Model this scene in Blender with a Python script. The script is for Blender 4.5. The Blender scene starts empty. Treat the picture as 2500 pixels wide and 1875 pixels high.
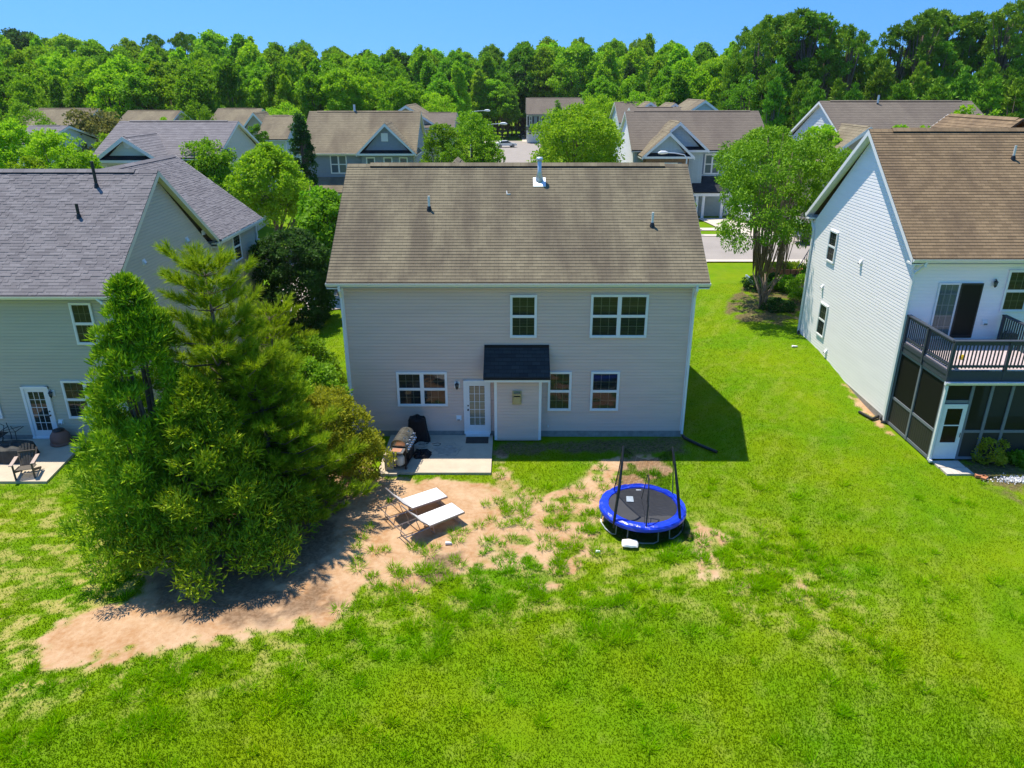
import bpy, math, random
import numpy as np
from mathutils import Vector, Matrix
sc = bpy.context.scene
R = math.radians
# ------------------------------------------------------------------ camera
FPX, TH, CH = 1794.0, R(22), 12.3
cam_d = bpy.data.cameras.new('camera'); cam = bpy.data.objects.new('camera', cam_d)
sc.collection.objects.link(cam); sc.camera = cam
cam.location = (0, 0, CH); cam.rotation_euler = (R(90) - TH, 0, 0)
cam_d.sensor_width = 36; cam_d.lens = 36 * FPX / 2500; cam_d.clip_end = 6000; cam_d.clip_start = .1
# ------------------------------------------------------------------ world and sun
SUNV = Vector((-.246, .239, .939)).normalized()
EL = math.asin(SUNV.z); AZ = math.atan2(SUNV.x, SUNV.y)
w = bpy.data.worlds.new('World'); sc.world = w; w.use_nodes = True
nt = w.node_tree; nt.nodes.clear()
sky = nt.nodes.new('ShaderNodeTexSky'); sky.sky_type = 'NISHITA'; sky.sun_disc = False
sky.sun_elevation = EL; sky.sun_rotation = AZ
sky.air_density = 1.0; sky.dust_density = 0.2; sky.ozone_density = 2.5; sky.altitude = 200
tc = nt.nodes.new('ShaderNodeTexCoord'); ad = nt.nodes.new('ShaderNodeVectorMath'); ad.operation = 'ADD'
ad.inputs[1].default_value = (0, 0, .34)
nm = nt.nodes.new('ShaderNodeVectorMath'); nm.operation = 'NORMALIZE'
hs = nt.nodes.new('ShaderNodeHueSaturation'); hs.inputs['Saturation'].default_value = 1.3; hs.inputs['Value'].default_value = 1.0
bg = nt.nodes.new('ShaderNodeBackground'); bg.inputs[1].default_value = .15
wo = nt.nodes.new('ShaderNodeOutputWorld')
lk = nt.links.new
lk(tc.outputs['Generated'], ad.inputs[0]); lk(ad.outputs[0], nm.inputs[0]); lk(nm.outputs[0], sky.inputs[0])
lk(sky.outputs[0], hs.inputs['Color']); lk(hs.outputs[0], bg.inputs[0]); lk(bg.outputs[0], wo.inputs[0])
sd = bpy.data.lights.new('sun', 'SUN'); sd.energy = 4.3; sd.angle = R(.53); sd.color = (1, .92, .77)
so = bpy.data.objects.new('sun', sd); sc.collection.objects.link(so)
so.rotation_euler = (-SUNV).to_track_quat('-Z', 'Y').to_euler()
sc.view_settings.view_transform = 'Standard'; sc.view_settings.look = 'None'
sc.view_settings.exposure = 0.68; sc.view_settings.gamma = 1
sc.cycles.max_bounces = 8; sc.cycles.diffuse_bounces = 3; sc.cycles.transparent_max_bounces = 12
sc.cycles.use_denoising = True
try: sc.cycles.denoiser = 'OPENIMAGEDENOISE'
except Exception: pass

# ------------------------------------------------------------------ photo pixel -> point on a real plane
CT, ST = math.cos(TH), math.sin(TH)
def ray(px, py):
    u, v = (px - 1250) / FPX, (py - 937.5) / FPX
    return Vector((u, CT - v * ST, -(ST + v * CT)))
O = Vector((0, 0, CH))
def Pz(px, py, z=0): r = ray(px, py); return O + r * ((z - CH) / r.z)
def Py(px, py, y): r = ray(px, py or 370); return O + r * (y / r.y)
def Px(px, py, x): r = ray(px, py); return O + r * (x / r.x)
def Pp(px, py, p, n): r = ray(px, py); return O + r * ((Vector(p) - O).dot(n) / r.dot(n))

# ------------------------------------------------------------------ noise (numpy)
_rg = np.random.RandomState(7); _T = _rg.rand(256, 256)
def vnoise(x, y):
    xi = np.floor(x).astype(int); yi = np.floor(y).astype(int); fx = x - xi; fy = y - yi
    fx = fx * fx * (3 - 2 * fx); fy = fy * fy * (3 - 2 * fy)
    a = _T[xi & 255, yi & 255]; b = _T[(xi + 1) & 255, yi & 255]; c = _T[xi & 255, (yi + 1) & 255]; d = _T[(xi + 1) & 255, (yi + 1) & 255]
    return (a * (1 - fx) + b * fx) * (1 - fy) + (c * (1 - fx) + d * fx) * fy
def fbm(x, y, o=4):
    s = 0; a = .5; t = 0
    for k in range(o):
        s = s + a * vnoise(x * 2**k + 13.7 * k, y * 2**k + 5.1 * k); t += a; a *= .55
    return s / t
def sst(a, b, x): t = np.clip((x - a) / (b - a), 0, 1); return t * t * (3 - 2 * t)
def ground_z(x, y):
    x = np.asarray(x, float); y = np.asarray(y, float)
    near = 1 - sst(62, 80, y)
    z = (-.4 * sst(8, 13, -x) + .7 * sst(8.5, 14, x) * sst(26.5, 35, y)) * near
    z = z + 3 * sst(145, 250, y) * sst(10, 40, np.abs(x + 2)) + 3 * sst(215, 280, y)
    z = z + 1.2 * sst(25, 40, x) * sst(60, 80, y)
    return z
def gz(x, y): return float(ground_z(x, y))

# ------------------------------------------------------------------ mesh builder
COL = sc.collection
class MB:
    def __init__(s): s.v = []; s.f = []; s.uv = []; s.anyuv = False
    def q(s, pts, uv=None):
        b = len(s.v); s.v += [tuple(p) for p in pts]; s.f.append(tuple(range(b, b + len(pts))))
        if uv is None: s.uv += [(0, 0)] * len(pts)
        else: s.uv += list(uv); s.anyuv = True
    def hexa(s, p):
        for i in ((0, 1, 2, 3), (7, 6, 5, 4), (0, 4, 5, 1), (1, 5, 6, 2), (2, 6, 7, 3), (3, 7, 4, 0)): s.q([p[k] for k in i])
    def box(s, x0, x1, y0, y1, z0, z1):
        s.hexa([(x0, y0, z0), (x0, y1, z0), (x1, y1, z0), (x1, y0, z0), (x0, y0, z1), (x0, y1, z1), (x1, y1, z1), (x1, y0, z1)])
    def fb(s, F, a0, a1, z0, z1, d0, d1):
        s.hexa([F(a0, z0, d0), F(a0, z0, d1), F(a1, z0, d1), F(a1, z0, d0), F(a0, z1, d0), F(a0, z1, d1), F(a1, z1, d1), F(a1, z1, d0)])
    def beam(s, a, b, w_, h_, up=(0, 0, 1)):
        a, b = Vector(a), Vector(b); d = (b - a).normalized(); up = Vector(up)
        sx = d.cross(up)
        if sx.length < 1e-4: sx = d.cross(Vector((1, 0, 0)))
        sx.normalize(); uz = sx.cross(d).normalized(); sx = sx * w_ / 2; uz = uz * h_ / 2
        s.hexa([a - sx - uz, a + sx - uz, a + sx + uz, a - sx + uz, b - sx - uz, b + sx - uz, b + sx + uz, b - sx + uz])
    def tube(s, path, r, n=8, closed=False):
        P = [Vector(p) for p in path]; N = len(P); rr = r if isinstance(r, (list, tuple)) else [r] * N
        rings = []; prev = None
        for i in range(N):
            if closed: d = P[(i + 1) % N] - P[i - 1]
            else: d = P[min(i + 1, N - 1)] - P[max(i - 1, 0)]
            if d.length < 1e-9: d = Vector((0, 0, 1))
            d.normalize()
            if prev is None: prev = d.orthogonal().normalized()
            x = (prev - d * prev.dot(d))
            x = x.normalized() if x.length > 1e-6 else d.orthogonal().normalized()
            prev = x; y = d.cross(x); b = len(s.v)
            for k in range(n):
                t = 2 * math.pi * k / n; s.v.append(tuple(P[i] + (x * math.cos(t) + y * math.sin(t)) * rr[i]))
            rings.append(b)
        for i in range(N if closed else N - 1):
            a, b = rings[i], rings[(i + 1) % N]
            for k in range(n):
                s.f.append((a + k, a + (k + 1) % n, b + (k + 1) % n, b + k)); s.uv += [(0, 0)] * 4
        if not closed:
            s.f.append(tuple(rings[0] + k for k in reversed(range(n)))); s.f.append(tuple(rings[-1] + k for k in range(n))); s.uv += [(0, 0)] * (2 * n)
    def lathe(s, c, prof, n=16):
        s.tube([(c[0], c[1], c[2] + z) for r, z in prof], [max(r, 1e-3) for r, z in prof], n)
    def build(s, name, m, parent=None, smooth=False, off=None):
        me = bpy.data.meshes.new(name); V = np.array(s.v, dtype=float).reshape(-1, 3)
        if off is not None: V = V - np.array(off)
        me.from_pydata(V.tolist(), [], s.f)
        if s.anyuv:
            l = me.uv_layers.new(name='uv'); l.data.foreach_set('uv', np.array(s.uv, dtype=np.float32).ravel())
        if smooth: me.polygons.foreach_set('use_smooth', [True] * len(me.polygons))
        me.materials.append(m); me.update()
        o = bpy.data.objects.new(name, me); COL.objects.link(o)
        if parent: o.parent = parent
        return o
def tag(o, label=None, cat=None, group=None, kind=None):
    for k, v in (('label', label), ('category', cat), ('group', group), ('kind', kind)):
        if v: o[k] = v
    return o
def thing(name, loc, label, cat, group=None, rz=0):
    o = bpy.data.objects.new(name, None); COL.objects.link(o); o.location = loc; o.rotation_euler.z = rz
    o.empty_display_size = .3
    return tag(o, label, cat, group)
class Fr:
    def __init__(s, o, u, n): s.o = Vector(o); s.u = Vector(u).normalized(); s.n = Vector(n).normalized()
    def __call__(s, a, z, d=0): return s.o + s.u * a + s.n * d + Vector((0, 0, z))
def copy_tree(root, loc, rz=0, sc_=1, label=None, group=None, mats=None):
    r = root.copy(); COL.objects.link(r); r.location = loc; r.rotation_euler = (0, 0, rz)
    r.scale = (sc_, sc_, sc_) if isinstance(sc_, (int, float)) else sc_
    if label: r['label'] = label
    if group: r['group'] = group
    for ch in root.children:
        c = ch.copy(); COL.objects.link(c); c.parent = r
        if mats and ch.name.split('.')[0] in mats:
            c.material_slots[0].link = 'OBJECT'; c.material_slots[0].material = mats[ch.name.split('.')[0]]
        for g in ch.children:
            d = g.copy(); COL.objects.link(d); d.parent = c
    return r

# ------------------------------------------------------------------ materials
def mat(name, col, rough=.6, metal=0, spec=.3, noise=0, nscale=4, nstretch=(1, 1, 1), bump=0, bscale=40, trans=0):
    m = bpy.data.materials.new(name); m.use_nodes = True; n = m.node_tree; b = n.nodes['Principled BSDF']
    b.inputs['Base Color'].default_value = (*col, 1); b.inputs['Roughness'].default_value = rough
    b.inputs['Metallic'].default_value = metal; b.inputs['Specular IOR Level'].default_value = spec
    if noise or bump:
        t = n.nodes.new('ShaderNodeTexCoord'); mp = n.nodes.new('ShaderNodeMapping'); mp.inputs['Scale'].default_value = nstretch
        n.links.new(t.outputs['Object'], mp.inputs[0])
    if noise:
        tx = n.nodes.new('ShaderNodeTexNoise'); tx.inputs['Scale'].default_value = nscale; tx.inputs['Detail'].default_value = 6
        n.links.new(mp.outputs[0], tx.inputs[0])
        mr = n.nodes.new('ShaderNodeMapRange'); mr.inputs[1].default_value = .3; mr.inputs[2].default_value = .7
        mr.inputs[3].default_value = 1 - noise; mr.inputs[4].default_value = 1 + noise
        n.links.new(tx.outputs[0], mr.inputs[0])
        vm = n.nodes.new('ShaderNodeVectorMath'); vm.operation = 'SCALE'; vm.inputs[0].default_value = col
        n.links.new(mr.outputs[0], vm.inputs['Scale']); n.links.new(vm.outputs[0], b.inputs['Base Color'])
    if bump:
        tb = n.nodes.new('ShaderNodeTexNoise'); tb.inputs['Scale'].default_value = bscale; tb.inputs['Detail'].default_value = 5
        n.links.new(mp.outputs[0], tb.inputs[0]); bp = n.nodes.new('ShaderNodeBump'); bp.inputs['Strength'].default_value = bump
        bp.inputs['Distance'].default_value = .02
        n.links.new(tb.outputs[0], bp.inputs['Height']); n.links.new(bp.outputs[0], b.inputs['Normal'])
    return m
def shingle(name, c1, c2, stain, amt=.35, stretch=(1.2, .22), tab=.3, row=.145, ramp=(.42, .66)):
    m = bpy.data.materials.new(name); m.use_nodes = True; n = m.node_tree; L = n.links.new; b = n.nodes['Principled BSDF']
    b.inputs['Roughness'].default_value = .9; b.inputs['Specular IOR Level'].default_value = .15
    uv = n.nodes.new('ShaderNodeUVMap')
    br = n.nodes.new('ShaderNodeTexBrick'); br.inputs['Scale'].default_value = 1; br.inputs['Brick Width'].default_value = tab
    br.inputs['Row Height'].default_value = row; br.inputs['Mortar Size'].default_value = .006; br.inputs['Mortar Smooth'].default_value = .3
    br.inputs['Bias'].default_value = 0
    br.inputs['Color1'].default_value = (*c1, 1); br.inputs['Color2'].default_value = (*c2, 1)
    br.inputs['Mortar'].default_value = (*[x * .62 for x in c2], 1)
    L(uv.outputs[0], br.inputs[0])
    mp = n.nodes.new('ShaderNodeMapping'); mp.inputs['Scale'].default_value = (stretch[0], stretch[1], 1)
    L(uv.outputs[0], mp.inputs[0])
    t = n.nodes.new('ShaderNodeTexNoise'); t.inputs['Scale'].default_value = 1; t.inputs['Detail'].default_value = 7; t.inputs['Roughness'].default_value = .6
    L(mp.outputs[0], t.inputs[0])
    cr = n.nodes.new('ShaderNodeMapRange'); cr.inputs[1].default_value = ramp[0]; cr.inputs[2].default_value = ramp[1]
    cr.inputs[3].default_value = 0; cr.inputs[4].default_value = amt; L(t.outputs[0], cr.inputs[0])
    mx = n.nodes.new('ShaderNodeMixRGB'); mx.inputs[2].default_value = (*stain, 1)
    L(cr.outputs[0], mx.inputs[0]); L(br.outputs[0], mx.inputs[1])
    t2 = n.nodes.new('ShaderNodeTexNoise'); t2.inputs['Scale'].default_value = 60; t2.inputs['Detail'].default_value = 3; L(uv.outputs[0], t2.inputs[0])
    m2 = n.nodes.new('ShaderNodeMapRange'); m2.inputs[1].default_value = .3; m2.inputs[2].default_value = .7; m2.inputs[3].default_value = .8; m2.inputs[4].default_value = 1.2
    L(t2.outputs[0], m2.inputs[0])
    vm = n.nodes.new('ShaderNodeVectorMath'); vm.operation = 'SCALE'; L(mx.outputs[0], vm.inputs[0]); L(m2.outputs[0], vm.inputs['Scale'])
    L(vm.outputs[0], b.inputs['Base Color'])
    return m
def leafmat(name, col, col2, trans=.5, hue=.012, val=.2):
    m = bpy.data.materials.new(name); m.use_nodes = True; n = m.node_tree; L = n.links.new; n.nodes.clear()
    g = n.nodes.new('ShaderNodeNewGeometry'); oi = n.nodes.new('ShaderNodeObjectInfo')
    mx = n.nodes.new('ShaderNodeMixRGB'); mx.inputs[1].default_value = (*col, 1); mx.inputs[2].default_value = (*col2, 1)
    L(g.outputs['Random Per Island'], mx.inputs[0])
    h = n.nodes.new('ShaderNodeHueSaturation')
    a = n.nodes.new('ShaderNodeMapRange'); a.inputs[3].default_value = .5 - hue; a.inputs[4].default_value = .5 + hue; L(oi.outputs['Random'], a.inputs[0]); L(a.outputs[0], h.inputs['Hue'])
    k = n.nodes.new('ShaderNodeMath'); k.operation = 'MULTIPLY'; k.inputs[1].default_value = 7.31; L(oi.outputs['Random'], k.inputs[0])
    fr = n.nodes.new('ShaderNodeMath'); fr.operation = 'FRACT'; L(k.outputs[0], fr.inputs[0])
    c = n.nodes.new('ShaderNodeMapRange'); c.inputs[3].default_value = 1 - val; c.inputs[4].default_value = 1 + val; L(fr.outputs[0], c.inputs[0]); L(c.outputs[0], h.inputs['Value'])
    L(mx.outputs[0], h.inputs['Color'])
    d = n.nodes.new('ShaderNodeBsdfDiffuse'); t = n.nodes.new('ShaderNodeBsdfTranslucent'); gl = n.nodes.new('ShaderNodeBsdfGlossy'); gl.inputs['Roughness'].default_value = .6
    gl.inputs[0].default_value = (.8, .85, .8, 1)
    L(h.outputs[0], d.inputs[0]); L(h.outputs[0], t.inputs[0])
    m1 = n.nodes.new('ShaderNodeMixShader'); m1.inputs[0].default_value = trans; L(d.outputs[0], m1.inputs[1]); L(t.outputs[0], m1.inputs[2])
    m2 = n.nodes.new('ShaderNodeMixShader'); m2.inputs[0].default_value = .015; L(m1.outputs[0], m2.inputs[1]); L(gl.outputs[0], m2.inputs[2])
    o = n.nodes.new('ShaderNodeOutputMaterial'); L(m2.outputs[0], o.inputs[0]); return m
def glassmat(name, tint=(.55, .6, .6), refl=.16, rough=.02, op=.0, opc=(0, 0, 0)):
    m = bpy.data.materials.new(name); m.use_nodes = True; n = m.node_tree; L = n.links.new; n.nodes.clear()
    t = n.nodes.new('ShaderNodeBsdfTransparent'); t.inputs[0].default_value = (*tint, 1)
    d = n.nodes.new('ShaderNodeBsdfDiffuse'); d.inputs[0].default_value = (*opc, 1)
    m1 = n.nodes.new('ShaderNodeMixShader'); m1.inputs[0].default_value = op; L(t.outputs[0], m1.inputs[1]); L(d.outputs[0], m1.inputs[2])
    g = n.nodes.new('ShaderNodeBsdfGlossy'); g.inputs['Roughness'].default_value = rough
    m2 = n.nodes.new('ShaderNodeMixShader'); m2.inputs[0].default_value = refl; L(m1.outputs[0], m2.inputs[1]); L(g.outputs[0], m2.inputs[2])
    o = n.nodes.new('ShaderNodeOutputMaterial'); L(m2.outputs[0], o.inputs[0]); return m

M = {}
M['taupe'] = mat('taupe siding', (.70, .525, .445), .5, noise=.05, nscale=1.2, nstretch=(.4, .4, 3))
M['sage'] = mat('grey green siding', (.50, .465, .37), .5, noise=.05, nscale=1.2, nstretch=(.4, .4, 3))
M['sage_side'] = M['sage']
M['whitesid'] = mat('white blue siding', (.92, .88, .88), .5, noise=.03, nscale=1.2, nstretch=(.4, .4, 3))
M['bluegrey'] = mat('blue grey siding', (.25, .30, .36), .55, noise=.05)
M['lightblue'] = mat('light blue siding', (.42, .52, .60), .55, noise=.04)
M['paleblue'] = mat('pale siding', (.55, .62, .66), .55, noise=.04)
M['cream'] = mat('cream siding', (.6, .58, .5), .55, noise=.04)
M['tan'] = mat('tan siding', (.42, .37, .30), .55, noise=.04)
M['white'] = mat('white trim', (.78, .79, .80), .4, noise=.03, nscale=6)
M['creamtrim'] = mat('cream soffit', (.66, .63, .50), .5)
M['found'] = mat('concrete foundation', (.30, .28, .26), .9, noise=.2, nscale=5, bump=.3)
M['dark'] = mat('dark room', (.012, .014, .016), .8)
M['blind'] = mat('window blind', (.07, .075, .068), .6)
M['blindw'] = mat('cream blind', (.85, .68, .48), .6)
M['curtain'] = mat('sheer curtain', (.30, .38, .38), .8, noise=.25, nscale=9, nstretch=(3, 3, .05))
M['muntin'] = mat('muntin', (.36, .34, .26), .5)
M['glass'] = glassmat('window glass', refl=.045)
M['glassfar'] = mat('far window glass', (.10, .14, .17), .15, spec=.8)
M['black'] = mat('black metal', (.015, .015, .017), .45, spec=.5)
M['blackfab'] = mat('black cover fabric', (.008, .008, .010), .75, bump=.4, bscale=8)
M['grey'] = mat('grey metal', (.28, .30, .32), .35, metal=.7)
M['galv'] = mat('galvanised metal', (.62, .68, .74), .4, metal=.5)
M['white_plastic'] = mat('white pvc', (.75, .74, .70), .45)
M['concrete'] = mat('patio concrete', (.50, .425, .325), .85, noise=.09, nscale=2.5, bump=.15, bscale=60)
M['roof_brown'] = shingle('brown grey shingle', (.235, .202, .135), (.185, .158, .107), (.09, .072, .056), .62, (.9, .22), ramp=(.42, .60))
M['roof_tan'] = shingle('tan brown shingle', (.265, .188, .112), (.19, .134, .08), (.10, .07, .05), .55, (.9, .3))
M['roof_purple'] = shingle('purple grey shingle', (.225, .212, .222), (.16, .15, .16), (.14, .13, .135), .25, (1, 1), tab=.42)
M['roof_black'] = shingle('black shingle', (.05, .056, .062), (.032, .036, .042), (.03, .03, .034), .3, (1, 1))
M['roof_far'] = shingle('far brown shingle', (.255, .215, .145), (.21, .178, .118), (.12, .095, .07), .75, (.4, .12), ramp=(.4, .62))
M['roof_fargrey'] = shingle('far grey shingle', (.19, .160, .130), (.16, .135, .11), (.10, .08, .07), .5, (.4, .12))
M['ventblack'] = mat('ridge vent shadow gap', (.012, .012, .013), .8)
M['deckgrey'] = mat('dark grey paint', (.045, .055, .075), .5, noise=.08, nscale=8)
M['deckfloor'] = mat('deck boards', (.52, .43, .43), .7, noise=.12, nscale=3, nstretch=(6, .5, 1))
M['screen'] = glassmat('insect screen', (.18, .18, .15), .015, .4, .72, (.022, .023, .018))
M['net'] = glassmat('trampoline net', (.66, .66, .66), .0, .5, .2, (.02, .02, .02))
M['bark'] = mat('tree bark', (.16, .12, .09), .9, noise=.3, nscale=6, bump=.6, bscale=20)
M['barklight'] = mat('smooth tan bark', (.20, .155, .115), .85, noise=.3, nscale=8, bump=.3, bscale=20)
M['lf_bright'] = leafmat('bright green leaves', (0.21, 0.43, 0.008), (0.34, 0.56, 0.012))
M['lf_mid'] = leafmat('mid green leaves', (0.13, 0.31, 0.008), (0.23, 0.44, 0.012))
M['lf_dark'] = leafmat('dark green leaves', (0.03, 0.1, 0.014), (0.065, 0.15, 0.02))
M['lf_yellow'] = leafmat('yellow green leaves', (0.230, 0.345, 0.014), (0.345, 0.437, 0.023))
M['lf_yellow2'] = leafmat('fresh yellow green leaves', (0.22, 0.45, 0.008), (0.34, 0.56, 0.012))
M['lf_pine'] = leafmat('pine needles', (0.2, 0.36, 0.008), (0.44, 0.6, 0.015), .38)
M['lf_pinefar'] = leafmat('far pine needles', (0.13, 0.28, 0.014), (0.22, 0.4, 0.02), .2, .02, .2)
M['lf_olive'] = leafmat('olive leaves', (0.26, 0.29, 0.012), (0.4, 0.42, 0.02))
M['lf_pist'] = leafmat('feathery leaves', (0.12, 0.3, 0.008), (0.23, 0.44, 0.012), .35)
M['lf_crypt'] = leafmat('soft needle sprays', (.10,.24,.006), (.40,.56,.012), .22)
M['lf_bronze'] = leafmat('bronze leaves', (0.156, 0.169, 0.039), (0.260, 0.247, 0.052))
M['board'] = mat('pale blue board and batten', (.40, .50, .56), .55, noise=.06, nscale=1, nstretch=(14, 14, .1))
M['brick'] = mat('brown brick', (.20, .13, .09), .85, noise=.3, nscale=14)
M['brickorange'] = mat('orange brick', (.48, .20, .10), .85, noise=.2, nscale=10)
M['soilm'] = mat('planting soil', (.16, .08, .05), .95, noise=.3, nscale=10)
M['whitesid2'] = mat('off white siding', (.66, .68, .66), .55)
M['shutterblue'] = mat('blue grey shutter', (.16, .22, .32), .5)
M['shutterdark'] = mat('dark shutter', (.04, .035, .035), .5)
M['pink'] = leafmat('pink blossom', (.6, .08, .12), (.7, .2, .25))

# ground colours (shared by the sheet and the blades)
def grass_color_nodes(n, L):
    tc = n.nodes.new('ShaderNodeNewGeometry'); sep = tc.outputs['Position']
    def noise(scale, det=5, dist=0):
        t = n.nodes.new('ShaderNodeTexNoise'); t.inputs['Scale'].default_value = scale; t.inputs['Detail'].default_value = det
        t.inputs['Distortion'].default_value = dist; L(sep, t.inputs[0]); return t.outputs[0]
    r1 = n.nodes.new('ShaderNodeValToRGB'); L(noise(.33, 4, .4), r1.inputs[0])
    e = r1.color_ramp.elements; e[0].position = .3; e[0].color = (.088, .205, .0005, 1); e[1].position = .7; e[1].color = (.155, .232, .0008, 1)
    r2 = n.nodes.new('ShaderNodeMapRange'); r2.inputs[1].default_value = .3; r2.inputs[2].default_value = .7; r2.inputs[3].default_value = .92; r2.inputs[4].default_value = 1.08
    L(noise(2.2, 6), r2.inputs[0])
    vm = n.nodes.new('ShaderNodeVectorMath'); vm.operation = 'SCALE'; L(r1.outputs[0], vm.inputs[0]); L(r2.outputs[0], vm.inputs['Scale'])
    return vm.outputs[0], noise
def ground_mat():
    m = bpy.data.materials.new('lawn and bare clay'); m.use_nodes = True; n = m.node_tree; L = n.links.new; b = n.nodes['Principled BSDF']
    b.inputs['Roughness'].default_value = .95; b.inputs['Specular IOR Level'].default_value = .1
    gc, noise = grass_color_nodes(n, L)
    def attr(nm_):
        a = n.nodes.new('ShaderNodeAttribute'); a.attribute_name = nm_; return a.outputs['Fac']
    def mix(f, a, c):
        x = n.nodes.new('ShaderNodeMixRGB'); L(f, x.inputs[0])
        if isinstance(a, tuple): x.inputs[1].default_value = (*a, 1)
        else: L(a, x.inputs[1])
        if isinstance(c, tuple): x.inputs[2].default_value = (*c, 1)
        else: L(c, x.inputs[2])
        return x.outputs[0]
    def rng(s, a, b_, c=0, d=1):
        x = n.nodes.new('ShaderNodeMapRange'); x.inputs[1].default_value = a; x.inputs[2].default_value = b_; x.inputs[3].default_value = c; x.inputs[4].default_value = d
        L(s, x.inputs[0]); return x.outputs[0]
    clay = mix(rng(noise(.9, 8, .6), .35, .65), (.36, .195, .09), (.47, .31, .185))
    clay = mix(rng(noise(7, 8), .35, .75, 0, .5), clay, (.56, .42, .28))
    clay = mix(rng(noise(30, 3), .55, .75, 0, .5), clay, (.25, .13, .07))
    straw = mix(rng(noise(14, 6), .35, .65), (.25, .25, .045), (.37, .31, .11))
    soil = mix(rng(noise(14, 8), .35, .65), (.06, .04, .026), (.19, .125, .08))
    c = mix(attr('straw'), gc, straw)
    c = mix(attr('dirt'), c, clay)
    c = mix(attr('soil'), c, soil)
    L(c, b.inputs['Base Color'])
    bp = n.nodes.new('ShaderNodeBump'); bp.inputs['Strength'].default_value = .35; bp.inputs['Distance'].default_value = .04
    L(noise(6, 10), bp.inputs['Height']); L(bp.outputs[0], b.inputs['Normal'])
    return m
def blade_mat(name, mul=1.0, tint=(1, 1, 1)):
    m = bpy.data.materials.new(name); m.use_nodes = True; n = m.node_tree; L = n.links.new
    gc, noise = grass_color_nodes(n, L); n.nodes.remove(n.nodes['Principled BSDF'])
    a = n.nodes.new('ShaderNodeAttribute'); a.attribute_name = 'var'
    vm = n.nodes.new('ShaderNodeVectorMath'); vm.operation = 'SCALE'; L(gc, vm.inputs[0]); L(a.outputs['Fac'], vm.inputs['Scale'])
    v2 = n.nodes.new('ShaderNodeVectorMath'); v2.operation = 'MULTIPLY'; v2.inputs[1].default_value = [t * mul for t in tint]; L(vm.outputs[0], v2.inputs[0])
    d = n.nodes.new('ShaderNodeBsdfDiffuse'); t = n.nodes.new('ShaderNodeBsdfTranslucent'); L(v2.outputs[0], d.inputs[0]); L(v2.outputs[0], t.inputs[0])
    x = n.nodes.new('ShaderNodeMixShader'); x.inputs[0].default_value = .45; L(d.outputs[0], x.inputs[1]); L(t.outputs[0], x.inputs[2])
    L(x.outputs[0], n.nodes['Material Output'].inputs[0]); return m

# ------------------------------------------------------------------ ground
def P2(l, s=2500 / 2212): return [tuple(Pz(a * s, b * s)[:2]) for a, b in l]
DIRT = [P2([(800, 1035), (850, 1038), (1068, 1036), (1070, 965), (1092, 975), (1098, 1005), (1120, 1050), (1210, 1060), (1262, 1030), (1280, 990), (1425, 985), (1440, 1015), (1400, 1060), (1330, 1100), (1300, 1140),
            (1310, 1180), (1270, 1190), (1268, 1240), (1180, 1275), (1100, 1240), (1030, 1235), (930, 1262), (880, 1290), (790, 1285), (740, 1325), (640, 1350), (560, 1375), (400, 1395),
            (250, 1410), (160, 1445), (95, 1420), (60, 1380), (100, 1330), (200, 1290), (290, 1290), (320, 1200), (520, 1080), (700, 980), (800, 985)]),
        P2([(1500, 1120), (1560, 1140), (1575, 1175), (1530, 1185), (1500, 1160)]), P2([(1500, 1190), (1550, 1205), (1565, 1250), (1515, 1240)]),
        P2([(1610, 1240), (1640, 1240), (1650, 1262), (1620, 1262)]), P2([(1735, 1262), (1755, 1275), (1748, 1300), (1732, 1290)]),
        P2([(1715, 712), (1728, 700), (1795, 770), (1905, 905), (1915, 930), (1895, 920), (1785, 785)]),
        P2([(1085, 1165), (1130, 1160), (1130, 1200), (1090, 1210)])]
SOIL_AND_SHADE = [P2([(320, 1230), (620, 1100), (800, 990), (760, 1080), (700, 1230), (740, 1300), (560, 1360), (350, 1330)]),  # dark soil under the evergreens, darkened further in place of their cast shadow
        P2([(930, 1200), (1000, 1180), (1005, 1235), (940, 1260), (885, 1255)]),
        P2([(1062, 952), (1480, 945), (1480, 975), (1180, 980), (1062, 985)]),
        P2([(2060, 1005), (2080, 960), (2212, 960), (2212, 1090), (2150, 1060)]),
        P2([(1555, 690), (1600, 640), (1650, 600), (1740, 560), (1735, 690), (1690, 730), (1600, 715)]),
        P2([(575, 545), (640, 500), (700, 640), (700, 700), (580, 690)])]
GP = P2([(1095, 990), (1270, 985), (1275, 1010), (1240, 1040), (1180, 1055), (1130, 1050), (1110, 1020)])
def poly_sd(x, y, poly):
    # signed distance, positive inside
    d = np.full(x.shape, 1e9); ins = np.zeros(x.shape, bool); n_ = len(poly)
    for i in range(n_):
        ax, ay = poly[i]; bx, by = poly[(i + 1) % n_]; ex, ey = bx - ax, by - ay
        t = np.clip(((x - ax) * ex + (y - ay) * ey) / (ex * ex + ey * ey + 1e-9), 0, 1)
        d = np.minimum(d, np.hypot(x - ax - t * ex, y - ay - t * ey))
        c = ((ay > y) != (by > y)) & (x < ex * (y - ay) / (ey if abs(ey) > 1e-9 else 1e-9) + ax); ins ^= c
    return np.where(ins, d, -d)
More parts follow.
